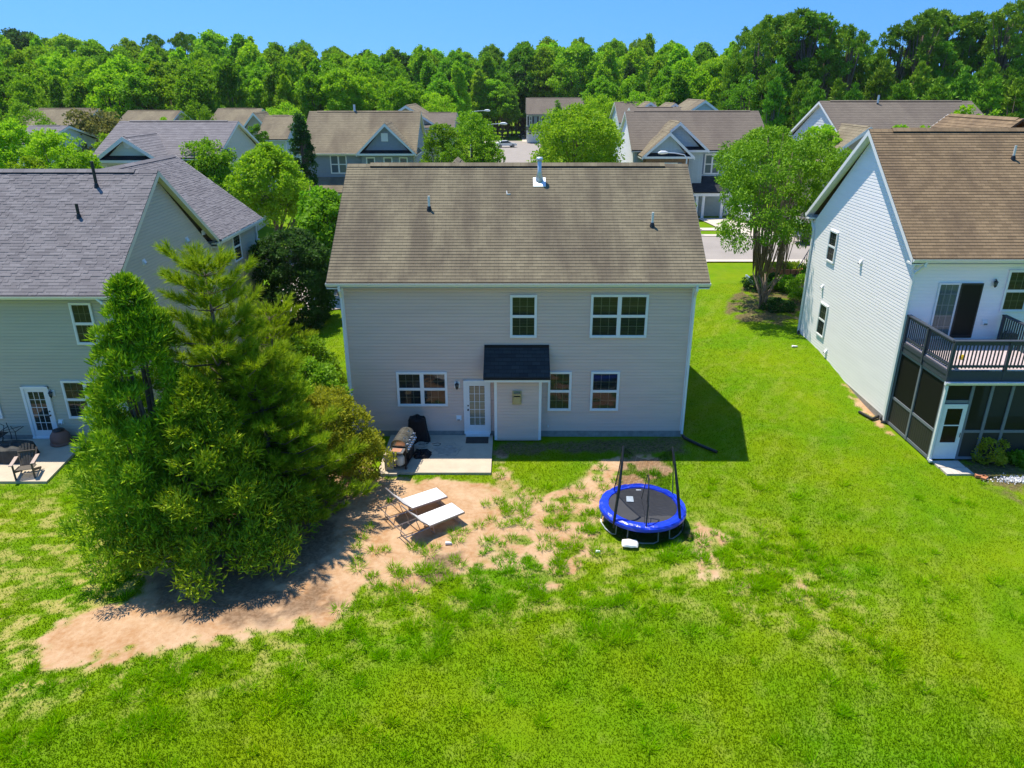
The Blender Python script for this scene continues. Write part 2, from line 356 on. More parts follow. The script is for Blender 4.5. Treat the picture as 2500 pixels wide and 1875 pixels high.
def masks(x, y):
    x = np.asarray(x, float); y = np.asarray(y, float)
    nz = fbm(x * 1.3, y * 1.3, 5) - .5; n2 = fbm(x * 3.1 + 40, y * 3.1, 4) - .5
    sdm = np.max([poly_sd(x, y, p) for p in DIRT], axis=0)
    dirt = sst(-.14, .14, sdm - .05 + 1.0 * nz + .95 * n2)
    # grass cells growing into the bare clay
    isl = sst(.61, .66, fbm(x * 1.7 + 9, y * 1.7 + 3, 3)) * sst(-1.2, .5, x)
    gp = sst(-.2, .25, poly_sd(x, y, GP) + .5 * nz + .4 * n2)
    dirt = dirt * (1 - .85 * isl) * (1 - gp)
    dirt = dirt * np.where((x > -4) & (y < 27) | (y > 0), 1, 1)
    soil = np.max([(.7 if i == 0 else .85) * sst(-.15, .25, poly_sd(x, y, p) + .8 * nz + .5 * n2) for i, p in enumerate(SOIL_AND_SHADE)], axis=0) * np.maximum(sst(.25, .5, fbm(x * 2.3 + 5, y * 2.3, 4)), .9 * (y > 23.6) * (y < 26) * (np.abs(x) < 7))  # first patch mixes real soil with painted tree shade
    band = sst(2.6, .4, np.abs(sdm)) * sst(22, 17, y) * 1.0
    lf = sst(-9, -13, x) * sst(11.5, 13, y) * sst(24, 20, y)
    straw = np.clip(.02 + .7 * band + .8 * lf, 0, 1) * sst(.48, .62, fbm(x * 2.6 + 70, y * 3.4 + 20, 6)) + .13 * sst(.60, .74, fbm(x * 2.6 + 170, y * 2.6, 5))
    stripe = sst(.70, .9, np.sin((x - .55 * y + 10 + 1.2 * nz) * 5.2) * .5 + .5) * sst(4, 6, x) * sst(13.5, 11.5, x) * .12
    return dirt, soil, np.clip(straw + stripe * (vnoise(x * .8, y * .8) > .35), 0, 1)
def axis(a, b, st, lo, hi):
    l = list(np.arange(a, b + 1e-6, st)); s = st; p = a; L1 = []
    while p > lo: s *= 1.22; p -= s; L1.append(p)
    s = st; p = b; L2 = []
    while p < hi: s *= 1.22 if s < 6 else 1.12; p += s; L2.append(p)
    return np.array(L1[::-1] + l + L2)
gx = axis(-22, 22, .1, -1800, 1800); gy = axis(9, 45, .1, -600, 3000)
X, Y = np.meshgrid(gx, gy); nx, ny = len(gx), len(gy)
dirt, soil, straw = masks(X, Y)
far = (Y > 48) | (np.abs(X) > 26) | (Y < 8)
dirt[far] = 0; soil[far] = 0
Z = ground_z(X, Y) + .05 * (fbm(X * .35, Y * .35, 3) - .5) * sst(7, 9, Y) * sst(46, 40, Y) * (1 - sst(20, 24, np.abs(X))) + .035 * (fbm(X * 2.5, Y * 2.5, 3) - .5) * dirt
Z = Z - .03
me = bpy.data.meshes.new('ground')
V = np.stack([X, Y, Z], -1).reshape(-1, 3)
ii = (np.arange(ny - 1)[:, None] * nx + np.arange(nx - 1)[None]).ravel()
F = np.stack([ii, ii + 1, ii + nx + 1, ii + nx], 1)
me.vertices.add(len(V)); me.vertices.foreach_set('co', V.ravel()); me.loops.add(F.size); me.loops.foreach_set('vertex_index', F.ravel())
me.polygons.add(len(F)); me.polygons.foreach_set('loop_start', np.arange(len(F)) * 4); me.polygons.foreach_set('use_smooth', np.ones(len(F), bool)); me.update()
for nm_, a in (('dirt', dirt), ('soil', soil), ('straw', straw)):
    at = me.attributes.new(nm_, 'FLOAT', 'POINT'); at.data.foreach_set('value', a.ravel().astype(np.float32))
me.materials.append(ground_mat()); go = bpy.data.objects.new('ground', me); COL.objects.link(go)
tag(go, 'green lawn with bare patches of orange clay', None, None, 'structure')

# grass blades
HOUSES = [(-6.1, 6.5, 24.75, 34.5), (-27, -14.4, 25.6, 42), (14.6, 27, 23.1, 36.2), (-5, -.75, 22.2, 25.3), (-23, -16.2, 22.2, 25.7)]
def blocked(x, y):
    b = np.zeros(x.shape, bool)
    for a0, a1, b0, b1 in HOUSES: b |= (x > a0) & (x < a1) & (y > b0) & (y < b1)
    return b
def blades(name, x, y, h, wd, lean, var, m, label, seed=1, ang=None):
    g = np.random.RandomState(seed); N = len(x); z = ground_z(x, y) - .02
    a = g.rand(N) * 2 * np.pi if ang is None else ang + g.randn(N) * .5; l = lean * (.4 + g.rand(N) * .9); b = g.rand(N) * 2 * np.pi
    tx, ty = np.cos(a) * h * l, np.sin(a) * h * l; wx, wy = np.cos(b) * wd / 2, np.sin(b) * wd / 2
    V = np.empty((N, 3, 3)); V[:, 0] = np.stack([x - wx, y - wy, z], 1); V[:, 1] = np.stack([x + wx, y + wy, z], 1)
    V[:, 2] = np.stack([x + tx, y + ty, z + h * np.sqrt(np.clip(1 - (l * .7)**2, .2, 1))], 1)
    me = bpy.data.meshes.new(name); me.vertices.add(N * 3); me.vertices.foreach_set('co', V.ravel()); me.loops.add(N * 3)
    me.loops.foreach_set('vertex_index', np.arange(N * 3)); me.polygons.add(N); me.polygons.foreach_set('loop_start', np.arange(N) * 3); me.update()
    at = me.attributes.new('var', 'FLOAT', 'POINT'); at.data.foreach_set('value', np.repeat(var, 3).astype(np.float32))
    me.materials.append(m); o = bpy.data.objects.new(name, me); COL.objects.link(o); tag(o, label, None, None, 'stuff'); return o
g = np.random.RandomState(3)
def sample(n, y0, y1, pw=1.0):
    y = y0 + (y1 - y0) * g.rand(n) ** pw; x = (g.rand(n) * 2 - 1) * (y * .78 + 6.5); return x, y
x, y = sample(1080000, 8.5, 46, 1.25)
d_, s_, t_ = masks(x, y)
keep = (g.rand(len(x)) > d_ * 1.1) & (g.rand(len(x)) > s_ * .95) & (g.rand(len(x)) > t_ * .8) & ~blocked(x, y)
x, y, t_ = x[keep], y[keep], t_[keep]
cl = fbm(x * 1.9 + 30, y * 1.9 + 11, 4)
h = (.045 + .008 * sst(.42, .62, cl)) * (.6 + .8 * g.rand(len(x))) * (1 - .4 * sst(9, 13, x))
blades('lawn_grass', x, y, h, .016 + .010 * g.rand(len(x)), .9, (.90 + .45 * g.rand(len(x))) * 1.0, blade_mat('grass blade'), 'short green lawn grass covering the yards', 5)
# coarse tufts
TPX = [(665, 880), (700, 920), (760, 905), (640, 950), (690, 955), (700, 1000), (560, 935), (530, 915), (600, 1050), (640, 1040), (495, 1150), (610, 1140), (490, 1030), (420, 1065), (265, 1105), (325, 1100), (555, 1060), (700, 1065), (600, 990), (590, 960),
       (855, 1150), (870, 960), (940, 975), (925, 1075), (925, 1010), (870, 1060), (960, 960), (830, 960), (1060, 990), (1060, 1040), (1075, 1090), (1120, 1090), (1110, 1000), (1080, 890), (985, 890), (1020, 835), (1165, 835), (935, 825), (815, 830), (1130, 785),
       (1155, 715), (545, 765), (1240, 800), (1390, 760), (1470, 745), (695, 1300), (400, 1355), (300, 1300), (800, 1195), (600, 1235), (20, 1190), (60, 1200), (290, 1155), (170, 1400), (640, 1350), (900, 1290), (870, 1340), (1480, 760), (1430, 745)]
tx_, ty_ = [], []
for a, b in TPX:
    p = Pz(1000 + a * 900 / 2212, 850 + b * 600 / 1475); tx_.append(p.x); ty_.append(p.y)
a, b = sample(9000, 10, 22); da = masks(a, b)[0]
edge = fbm(a * .9 + 200, b * .9, 3)
sdm = np.max([poly_sd(a, b, p) for p in DIRT], axis=0)
k = ((sdm > -2.6) & (sdm < np.where(a < -4, -.25, .9)) & (edge > .42) & (a > -11.5) & (a < 9) & (b < 19.5) & (g.rand(len(a)) < .33)) | ((sdm > 0) & (a > -4.5) & (b < 20.5) & (np.hypot(a + 2.3, b - 19.4) > 1.4) & (g.rand(len(a)) < .09))
k |= (sdm < -1) & (g.rand(len(a)) < .035)
k &= ~blocked(a, b) & (np.hypot(a - 4, b - 19.1) > 1.35)
tx_ = np.array(tx_ + list(a[k])); ty_ = np.array(ty_ + list(b[k])); nb = 80
sz = (.7 + .75 * g.rand(len(tx_))) * .85; sz[:len(TPX)] = 1.05
cx = np.repeat(tx_, nb); cy = np.repeat(ty_, nb); s2 = np.repeat(sz, nb)
rr = np.sqrt(g.rand(len(cx))) * .15 * s2; an = g.rand(len(cx)) * 6.283
blades('grass_tufts', cx + rr * np.cos(an), cy + rr * np.sin(an), .21 * s2 * (.5 + .6 * g.rand(len(cx))), .013 + .01 * g.rand(len(cx)), .75 + 2.0 * rr, .8 + .65 * g.rand(len(cx)), blade_mat('coarse grass blade', 1.85, (.95, 1.03, 1)), 'coarse tufts of grass around the bare clay', 8, an)

# ------------------------------------------------------------------ roads and paths
def sheet(name, pts_fn, m, label, lift=.02, nu=60, nv=6):
    mb = MB()
    for i in range(nu):
        for j in range(nv):
            P = [pts_fn((i + a) / nu, (j + b) / nv) for a, b in ((0, 0), (1, 0), (1, 1), (0, 1))]
            mb.q([(p[0], p[1], gz(p[0], p[1]) + lift) for p in P])
    o = mb.build(name, m); tag(o, label, None, None, 'structure'); return o
M['asphalt'] = mat('pale worn asphalt', (.30, .27, .25), .9, noise=.08, nscale=.6, bump=.1)
M['walk'] = mat('pale concrete walk', (.52, .47, .41), .9, noise=.06, nscale=1)
def rect(x0, x1, y0, y1): return lambda a, b: (x0 + (x1 - x0) * a, y0 + (y1 - y0) * b)
sheet('street', rect(-60, 60, 52.6, 61.6), M['asphalt'], 'pale grey residential street running behind the houses', .02)
sheet('kerb_near', rect(-60, 60, 51.9, 52.6), M['walk'], 'pale concrete kerb on near side of the street', .06, 60, 1)
sheet('kerb_far', rect(-60, 60, 61.6, 62.4), M['walk'], 'pale concrete kerb on far side of the street', .06, 60, 1)
sheet('sidewalk', rect(-60, 60, 64.6, 66.2), M['walk'], 'concrete sidewalk beyond the street', .03, 60, 1)
sheet('side_street', lambda a, b: (1.3 + (a - .5) * (8.5 + 6 * sst(160, 190, 66 + b * 124)), 62.4 + b * 128), M['asphalt'], 'side street leading to a cul-de-sac', .03, 6, 60)
sheet('side_kerb', lambda a, b: (-3.5 - 3.1 * float(sst(.7, .95, b)) + a * .6, 66.5 + b * 122), M['walk'], 'pale kerb along the side street', .06, 1, 50)
sheet('driveway', rect(18.4, 22.6, 62.4, 74), M['walk'], 'concrete driveway of the light blue house', .045, 4, 8)
sheet('driveway_far', lambda a, b: (2.5 + 7 * a, 187 + 20 * b), M['walk'], 'pale driveway in front of the garage at the end', .05, 4, 4)
sheet('driveway_left', rect(-15.5, -9.2, 43, 52), M['walk'], 'concrete driveway between the houses', .045, 4, 8)
sheet('driveway_right', rect(19.5, 25, 42, 52), M['walk'], 'concrete driveway of the white house', .045, 4, 8)
mb = MB(); mb.box(-4.6, -.72, 22.2, 25.14, -.1, .06)
po = mb.build('patio_slab', M['concrete']); tag(po, 'pale concrete patio slab behind the taupe house', 'patio')
mb = MB(); mb.hexa([(-24, 22.3, -.5), (-24, 25.6, -.5), (-16.45, 25.6, -.5), (-16.1, 22.3, -.5), (-24, 22.3, -.34), (-24, 25.6, -.34), (-16.45, 25.6, -.34), (-16.1, 22.3, -.34)])
tag(mb.build('patio_slab', M['concrete']), 'concrete patio slab with tapered corner behind the grey green house', 'patio')

# ------------------------------------------------------------------ house pieces
def siding(mb, F, z0, z1, ext, c=.125, dep=.027):
    n = max(1, round((z1 - z0) / c)); c = (z1 - z0) / n
    for i in range(n):
        a, b = z0 + i * c, z0 + (i + 1) * c; la, ra = ext(a); lb, rb = ext(b)
        if rb - lb < .02: lb = rb = (lb + rb) / 2
        k = .66; lm, rm = la + (lb - la) * k, ra + (rb - ra) * k; m_ = a + (b - a) * k
        mb.q([F(la, a, dep), F(ra, a, dep), F(rm, m_, dep * .72), F(lm, m_, dep * .72)])
        mb.q([F(lm, m_, dep * .72), F(rm, m_, dep * .72), F(rb, b, .001), F(lb, b, .001)])
        mb.q([F(la, a, 0), F(ra, a, 0), F(ra, a, dep), F(la, a, dep)])
TABS = random.Random(77)
def roof_plane(mb, e0, e1, r1, r0, c=.145, dep=.016, th=.1, tabs=False):
    e0, e1, r0, r1 = map(Vector, (e0, e1, r0, r1)); sl = ((r0 + r1) / 2 - (e0 + e1) / 2); Ls = sl.length
    nrm = (e1 - e0).cross(sl).normalized()
    if nrm.z < 0: nrm = -nrm
    u = (e1 - e0).normalized(); vd = nrm.cross(u); vd = vd if vd.z > 0 else -vd
    n = max(1, round(Ls / c))
    def uv(p): d = p - e0; return (d.dot(u) + 50, d.dot(vd) + 50)
    for i in range(n):
        t0, t1 = i / n, (i + 1) / n
        a, b = e0.lerp(r0, t0), e1.lerp(r1, t0); cc, d = e1.lerp(r1, t1), e0.lerp(r0, t1)
        ss = [0.0]; W_ = (b - a).length
        while tabs and ss[-1] < 1: ss.append(min(1, ss[-1] + TABS.uniform(.10, .28) / W_))
        if not tabs: ss.append(1.0)
        for k, (sa, sb) in enumerate(zip(ss, ss[1:])):
            dp = dep if not tabs else (.008 if TABS.random() < .4 else .019)
            A_, B_, C_, D_ = a.lerp(b, sa), a.lerp(b, sb), d.lerp(cc, sb), d.lerp(cc, sa)
            mb.q([A_ + nrm * dp, B_ + nrm * dp, C_ + nrm * (dp * .5 if tabs else .002), D_ + nrm * (dp * .5 if tabs else .002)], [uv(A_), uv(B_), uv(C_), uv(D_)])
            mb.q([A_, B_, B_ + nrm * dp, A_ + nrm * dp], [uv(A_)] * 4)
            if tabs: mb.q([A_, A_ + nrm * dp, D_ + nrm * dp * .5, D_], [uv(A_)] * 4); mb.q([B_, B_ + nrm * dp, C_ + nrm * dp * .5, C_], [uv(B_)] * 4)
    dn = Vector((0, 0, -th))
    A = [e0, e1, r1, r0]; B = [p + dn for p in A]
    mb.q(B)
    for i in range(4): mb.q([A[i], A[(i + 1) % 4], B[(i + 1) % 4], B[i]])
def window(par, F, a0, a1, z0, z1, units=1, grid=(3, 2), blind='blind', name='window', trim=.068, half=(0, 1), slats=True):
    fr = MB(); t = trim
    fr.fb(F, a0, a1, z1 - t, z1, .0, .078); fr.fb(F, a0, a1, z0, z0 + t, .0, .085)
    fr.fb(F, a0, a0 + t, z0 + t, z1 - t, .0, .078); fr.fb(F, a1 - t, a1, z0 + t, z1 - t, .0, .078)
    U = (a1 - a0 - 2 * t) / units; mu = MB(); pn = MB(); bl = MB(); bk = MB()
    for k in range(units):
        b0, b1 = a0 + t + k * U, a0 + t + (k + 1) * U
        if k: fr.fb(F, b0 - .05, b0 + .05, z0 + t, z1 - t, 0, .076)
        if k: b0 += .05
        if k < units - 1: b1 -= .05
        zm = (z0 + z1) / 2
        fr.fb(F, b0, b1, zm - .03, zm + .03, .03, .072)
        for h, (q0, q1) in enumerate(((z0 + t, zm - .03), (zm + .03, z1 - t))):
            s = .022; d = .062 + .006 * h
            fr.fb(F, b0, b0 + s, q0, q1, .04, d); fr.fb(F, b1 - s, b1, q0, q1, .04, d)
            fr.fb(F, b0 + s, b1 - s, q0, q0 + s, .04, d); fr.fb(F, b0 + s, b1 - s, q1 - s, q1, .04, d)
            pn.q([F(b0 + s, q0 + s, .053), F(b1 - s, q0 + s, .053), F(b1 - s, q1 - s, .053), F(b0 + s, q1 - s, .053)])
            for i in range(1, grid[0]):
                x_ = b0 + s + (b1 - b0 - 2 * s) * i / grid[0]; mu.fb(F, x_ - .009, x_ + .009, q0 + s, q1 - s, .045, .050)
            for j in range(1, grid[1]):
                z_ = q0 + (q1 - q0) * j / grid[1]; mu.fb(F, b0 + s, b1 - s, z_ - .009, z_ + .009, .0445, .0495)
        bk.fb(F, b0, b1, z0 + t, z1 - t, .024, .028)
        if slats:
            z_ = z0 + t + .03
            while z_ < z1 - t - .05:
                bl.q([F(b0 + .02, z_, .042), F(b1 - .02, z_, .042), F(b1 - .02, z_ + .034, .032), F(b0 + .02, z_ + .034, .032)]); z_ += .058
    o = fr.build(name, M['white'], par); bk.build('window_dark_backing', M['dark'], o)  # flat near-black backing stands in for the unlit room behind the panes
    if bl.v: bl.build('blind', M[blind], o)
    mu.build('muntins', M['muntin'], o); pn.build('pane', M['glass'], o); return o
def far_window(par, F, a0, a1, z0, z1, units=1, shutters=None, t=.12, grid=True):
    fr = MB(); fr.fb(F, a0, a1, z0, z0 + t, 0, .06); fr.fb(F, a0, a1, z1 - t, z1, 0, .06); fr.fb(F, a0, a0 + t, z0 + t, z1 - t, 0, .06); fr.fb(F, a1 - t, a1, z0 + t, z1 - t, 0, .06)
    fr.fb(F, a0 + t, a1 - t, (z0 + z1) / 2 - .05, (z0 + z1) / 2 + .05, .01, .055)
    for k in range(1, units): x_ = a0 + (a1 - a0) * k / units; fr.fb(F, x_ - .08, x_ + .08, z0 + t, z1 - t, .01, .057)
    p = MB(); p.q([F(a0 + t, z0 + t, .03), F(a1 - t, z0 + t, .03), F(a1 - t, z1 - t, .03), F(a0 + t, z1 - t, .03)])
    o = fr.build('window', M['white'], par); p.build('pane', M['glassfar'], o)
    if shutters:
        for c in (a0 - .42, a1 + .06):
            s = MB(); s.fb(F, c, c + .36, z0, z1, 0, .05)
            for k in range(12): s.fb(F, c + .05, c + .31, z0 + .1 + k * (z1 - z0 - .2) / 12, z0 + .15 + k * (z1 - z0 - .2) / 12, .05, .06)
            s.build('shutter', M[shutters], o)
    return o
def door(par, F, a0, a1, z0, z1, side=-1, blind='blindw', name='back_door'):
    t = .1; fr = MB(); fr.fb(F, a0, a0 + t, z0, z1, 0, .08); fr.fb(F, a1 - t, a1, z0, z1, 0, .08); fr.fb(F, a0, a1, z1 - t, z1, 0, .09); fr.fb(F, a0, a1, z0 - .03, z0 + .03, 0, .12)
    dr = MB(); b0, b1, q0, q1 = a0 + t, a1 - t, z0 + .03, z1 - t; m_ = .12
    dr.fb(F, b0, b0 + m_, q0, q1, .02, .05); dr.fb(F, b1 - m_, b1, q0, q1, .02, .05); dr.fb(F, b0 + m_, b1 - m_, q1 - .13, q1, .02, .05); dr.fb(F, b0 + m_, b1 - m_, q0, q0 + .28, .02, .05)
    o = dr.build(name, M['white'], par); fr.build('door_frame', M['white'], o)
    c0, c1, w0, w1 = b0 + m_, b1 - m_, q0 + .28, q1 - .13
    bk = MB(); bk.q([F(c0, w0, .022), F(c1, w0, .022), F(c1, w1, .022), F(c0, w1, .022)]); bk.build('door_dark_backing', M['dark'], o)  # near-black sheet painted as the darkness indoors behind the door glass
    bl = MB(); z_ = w0 + .02
    while z_ < w1 - .03: bl.q([F(c0 + .01, z_, .033), F(c1 - .01, z_, .033), F(c1 - .01, z_ + .03, .027), F(c0 + .01, z_ + .03, .027)]); z_ += .036
    bl.build('blind', M[blind], o)
    mu = MB()
    for i in range(1, 3): x_ = c0 + (c1 - c0) * i / 3; mu.fb(F, x_ - .01, x_ + .01, w0, w1, .042, .047)
    for j in range(1, 5): z_ = w0 + (w1 - w0) * j / 5; mu.fb(F, c0, c1, z_ - .01, z_ + .01, .0415, .0465)
    mu.build('muntins', M['white'], o)
    p = MB(); p.q([F(c0, w0, .039), F(c1, w0, .039), F(c1, w1, .039), F(c0, w1, .039)]); p.build('pane', M['glass'], o)
    hx = b0 + .06 if side < 0 else b1 - .06; h = MB()
    h.tube([F(hx, q0 + .92, .05), F(hx, q0 + .92, .11)], [.03, .035], 8); h.build('door_handle', M['black'], o); h = MB(); h.tube([F(hx, q0 + 1.08, .05), F(hx, q0 + 1.08, .075)], .03, 8); h.build('door_lock', M['black'], o)
    return o
def gutter(par, a, b, m='white', name='gutter'):
    a, b = Vector(a), Vector(b); mb = MB(); d = (b - a).normalized(); out = Vector((d.y, -d.x, 0))
    prof = [(-.02, 0), (-.02, -.10), (.06, -.11), (.10, -.06), (.12, .0), (.105, .0), (.09, -.05), (.05, -.095), (0, -.085), (0, 0)]
    P = [[p + out * x_ + Vector((0, 0, z_)) for x_, z_ in prof] for p in (a, b)]
    for i in range(len(prof)): j = (i + 1) % len(prof); mb.q([P[0][i], P[0][j], P[1][j], P[1][i]])
    for e in P: mb.q(e[:5])
    return mb.build(name, M[m], par)
def downspout(par, pts, m='white', name='downspout'):
    mb = MB()
    for a, b in zip(pts, pts[1:]): mb.beam(a, b, .075, .1, (0, 1, 0))
    for p in pts[1:-1]: p = Vector(p); mb.box(p.x - .042, p.x + .042, p.y - .055, p.y + .055, p.z - .05, p.z + .05)
    mb.tube([Vector(pts[-1]) + Vector((0, 0, .06)), Vector(pts[-1])], .05, 8)
    return mb.build(name, M[m], par)
def pipe_vent(par, p, h=.42, m='white_plastic', r=.045, boot='black', name='vent_pipe'):
    p = Vector(p); mb = MB(); mb.tube([p, p + Vector((0, 0, h))], r, 10); o = mb.build(name, M[m], par)
    b = MB(); b.tube([p - Vector((0, 0, .08)), p + Vector((0, 0, .07)), p + Vector((0, 0, .13))], [.11, .08, .055], 10); b.build('boot', M[boot], o)
    return o
def wall_lamp(par, F, a, z):
    pl = MB(); pl.fb(F, a - .11, a + .11, z - .13, z + .13, .0, .035); o = pl.build('wall_lamp', M['white'], par)
    c = F(a, z, .13); l = MB()
    l.tube([F(a, z + .1, .03), F(a, z + .16, .09), F(a, z + .12, .13)], .012, 6)
    l.lathe((c.x, c.y, c.z), [(.005, .13), (.07, .07), (.085, .05), (.06, .045)], 8); l.lathe((c.x, c.y, c.z), [(.055, -.09), (.03, -.13), (.005, -.16)], 8)
    for k in range(6): t = k * math.pi / 3; l.tube([(c.x + .065 * math.cos(t), c.y + .065 * math.sin(t), c.z + .05), (c.x + .05 * math.cos(t), c.y + .05 * math.sin(t), c.z - .09)], .008, 4)
    l.build('lantern', M['black'], o); gl = MB(); gl.lathe((c.x, c.y, c.z), [(.045, -.08), (.058, .045)], 8); gl.build('lantern_glass', M['glass'], o); return o
def vent_hood(par, F, a, z, s=.2, name='vent_hood', m='white'):
    v = MB(); v.fb(F, a - s / 2, a + s / 2, z - s / 2, z + s / 2, 0, .03)
    A, B = a - s * .36, a + s * .36
    v.hexa([F(A, z - s * .35, .03), F(A, z - s * .35, .13), F(B, z - s * .35, .13), F(B, z - s * .35, .03), F(A, z + s * .35, .03), F(A, z + s * .25, .06), F(B, z + s * .25, .06), F(B, z + s * .35, .03)])
    o = v.build(name, M[m], par); g_ = MB(); g_.fb(F, A + .02, B - .02, z - s * .33, z - s * .1, .132, .136); g_.build('louvre', M['grey'], o); return o
def gable_shell(root, x0, x1, y0, y1, zb, zw, zr, ze, oe, orr, wall, roof, trim='white', vent=True, course=.125, found=True, rc=.145, hide_front=False, dep=.027):
    """ridge along x; local coordinates; near eave at y0-oe, ridge at mid"""
    ym = (y0 + y1) / 2; D = ym - y0
    FR = {'near': Fr((x0, y0, 0), (1, 0, 0), (0, -1, 0)), 'far': Fr((x1, y1, 0), (-1, 0, 0), (0, 1, 0)),
          'left': Fr((x0, y0, 0), (0, 1, 0), (-1, 0, 0)), 'right': Fr((x1, y0, 0), (0, 1, 0), (1, 0, 0))}
    w_ = MB(); zf = zb + (.22 if found else 0); W_ = x1 - x0; YY = y1 - y0
    siding(w_, FR['near'], zf, zw, lambda z: (0, W_), course, dep); siding(w_, FR['far'], zf, zw, lambda z: (0, W_), max(course, .25))
    zg = zr - .12; sl = (zg - zw) / D
    for s in ('left', 'right'):
        siding(w_, FR[s], zf, zg, lambda z: (0, YY) if z <= zw else ((z - zw) / sl, YY - (z - zw) / sl), course, dep)
    w_.box(x0 + .01, x1 - .01, y0 + .01, y1 - .01, zb - .6, zw - .02)
    w_.q([(x0 + .01, y0 + .02, zw - .02), (x0 + .01, y1 - .02, zw - .02), (x0 + .01, ym, zg)]); w_.q([(x1 - .01, y0 + .02, zw - .02), (x1 - .01, y1 - .02, zw - .02), (x1 - .01, ym, zg)])
    # corner boards
    for cx_, cy_ in ((x0, y0), (x1, y0), (x0, y1), (x1, y1)): pass
    w_.build('wall', M[wall], root)
    if found:
        f = MB(); f.box(x0 - .012, x1 + .012, y0 - .012, y1 + .012, zb - .6, zf); f.build('foundation', M['found'], root)
    for cx_, sx in ((x0, -1), (x1, 1)):
        for cy_, sy in ((y0, -1), (y1, 1)):
            c = MB(); xa, xb = sorted((cx_ + sx * .034, cx_ - sx * .07)); ya, yb = sorted((cy_ + sy * .034, cy_ - sy * .07)); c.box(xa, xb, ya, yb, zf + .01, zw); c.build('corner_board', M[trim], root)
    xa, xb, ya, yb = x0 - orr, x1 + orr, y0 - oe, y1 + oe
    r = MB(); roof_plane(r, (xa, ya, ze), (xb, ya, ze), (xb, ym, zr), (xa, ym, zr), rc, tabs=roof == 'roof_purple' and rc < .2); roof_plane(r, (xb, yb, ze), (xa, yb, ze), (xa, ym, zr), (xb, ym, zr), rc)
    ro = r.build('roof', M[roof], root)
    # ridge caps and vent
    k = MB(); s_ = (zr - ze) / (ym - ya)
    va, vb = (xa + .9, xb - .9) if vent else (xa, xb)
    for a, b, hh in ((xa, xb, .03),): 
        for sg in (-1, 1): k.q([(a, ym, zr + hh), (b, ym, zr + hh), (b, ym + sg * .15, zr + hh - .15 * s_), (a, ym + sg * .15, zr + hh - .15 * s_)], [(0, 0), (b - a, 0), (b - a, .14), (0, .14)])
    if vent:
        for sg in (-1, 1):
            k.q([(va, ym, zr + .075), (vb, ym, zr + .075), (vb, ym + sg * .17, zr + .075 - .17 * s_), (va, ym + sg * .17, zr + .075 - .17 * s_)], [(0, 0), (vb - va, 0), (vb - va, .14), (0, .14)])
    k.build('ridge_cap', M[roof], ro)
    if vent:
        v = MB()
        for sg in (-1, 1): v.q([(va, ym + sg * .155, zr + .06 - .155 * s_), (vb, ym + sg * .155, zr + .06 - .155 * s_), (vb, ym + sg * .155, zr - .155 * s_), (va, ym + sg * .155, zr - .155 * s_)])
        v.build('ridge_vent', M['ventblack'], ro)
    # rake boards, soffits, fascia
    t = MB(); 
    for X0, sx in ((xa, -1), (xb, 1)):
        wx = x0 if sx < 0 else x1
        for yy, sg in ((ya, 1), (yb, -1)):
            o_ = .014 * sx
            A = [(X0 + o_, yy, ze - .0), (X0 + o_, ym, zr - .0), (X0 + o_, ym, zr - .22), (X0 + o_, yy, ze - .2)]
            t.q(A); t.q([(p[0] - .02 * sx, p[1], p[2]) for p in A]); t.q([A[3], A[2], (X0 - .02 * sx, ym, zr - .22), (X0 - .02 * sx, yy, ze - .2)])
            t.q([(X0, yy, ze - .115), (X0, ym, zr - .135), (wx, ym, zr - .135), (wx, yy, ze - .115)])
        for yy, wy in ((ya, y0), (yb, y1)):
            t.box(min(X0, wx) , max(X0, wx), min(yy, wy), max(yy, wy), ze - .24, ze - .17)
    for yy, wy in ((ya, y0), (yb, y1)):
        t.box(xa + .005, xb - .005, min(yy, yy + (.02 if wy > yy else -.02)), max(yy, yy + (.02 if wy > yy else -.02)), ze - .2, ze - .02)
        t.box(x0, x1, min(yy, wy), max(yy, wy), ze - .21, ze - .18)
    t.build('trim', M[trim], root)
    return FR, ro
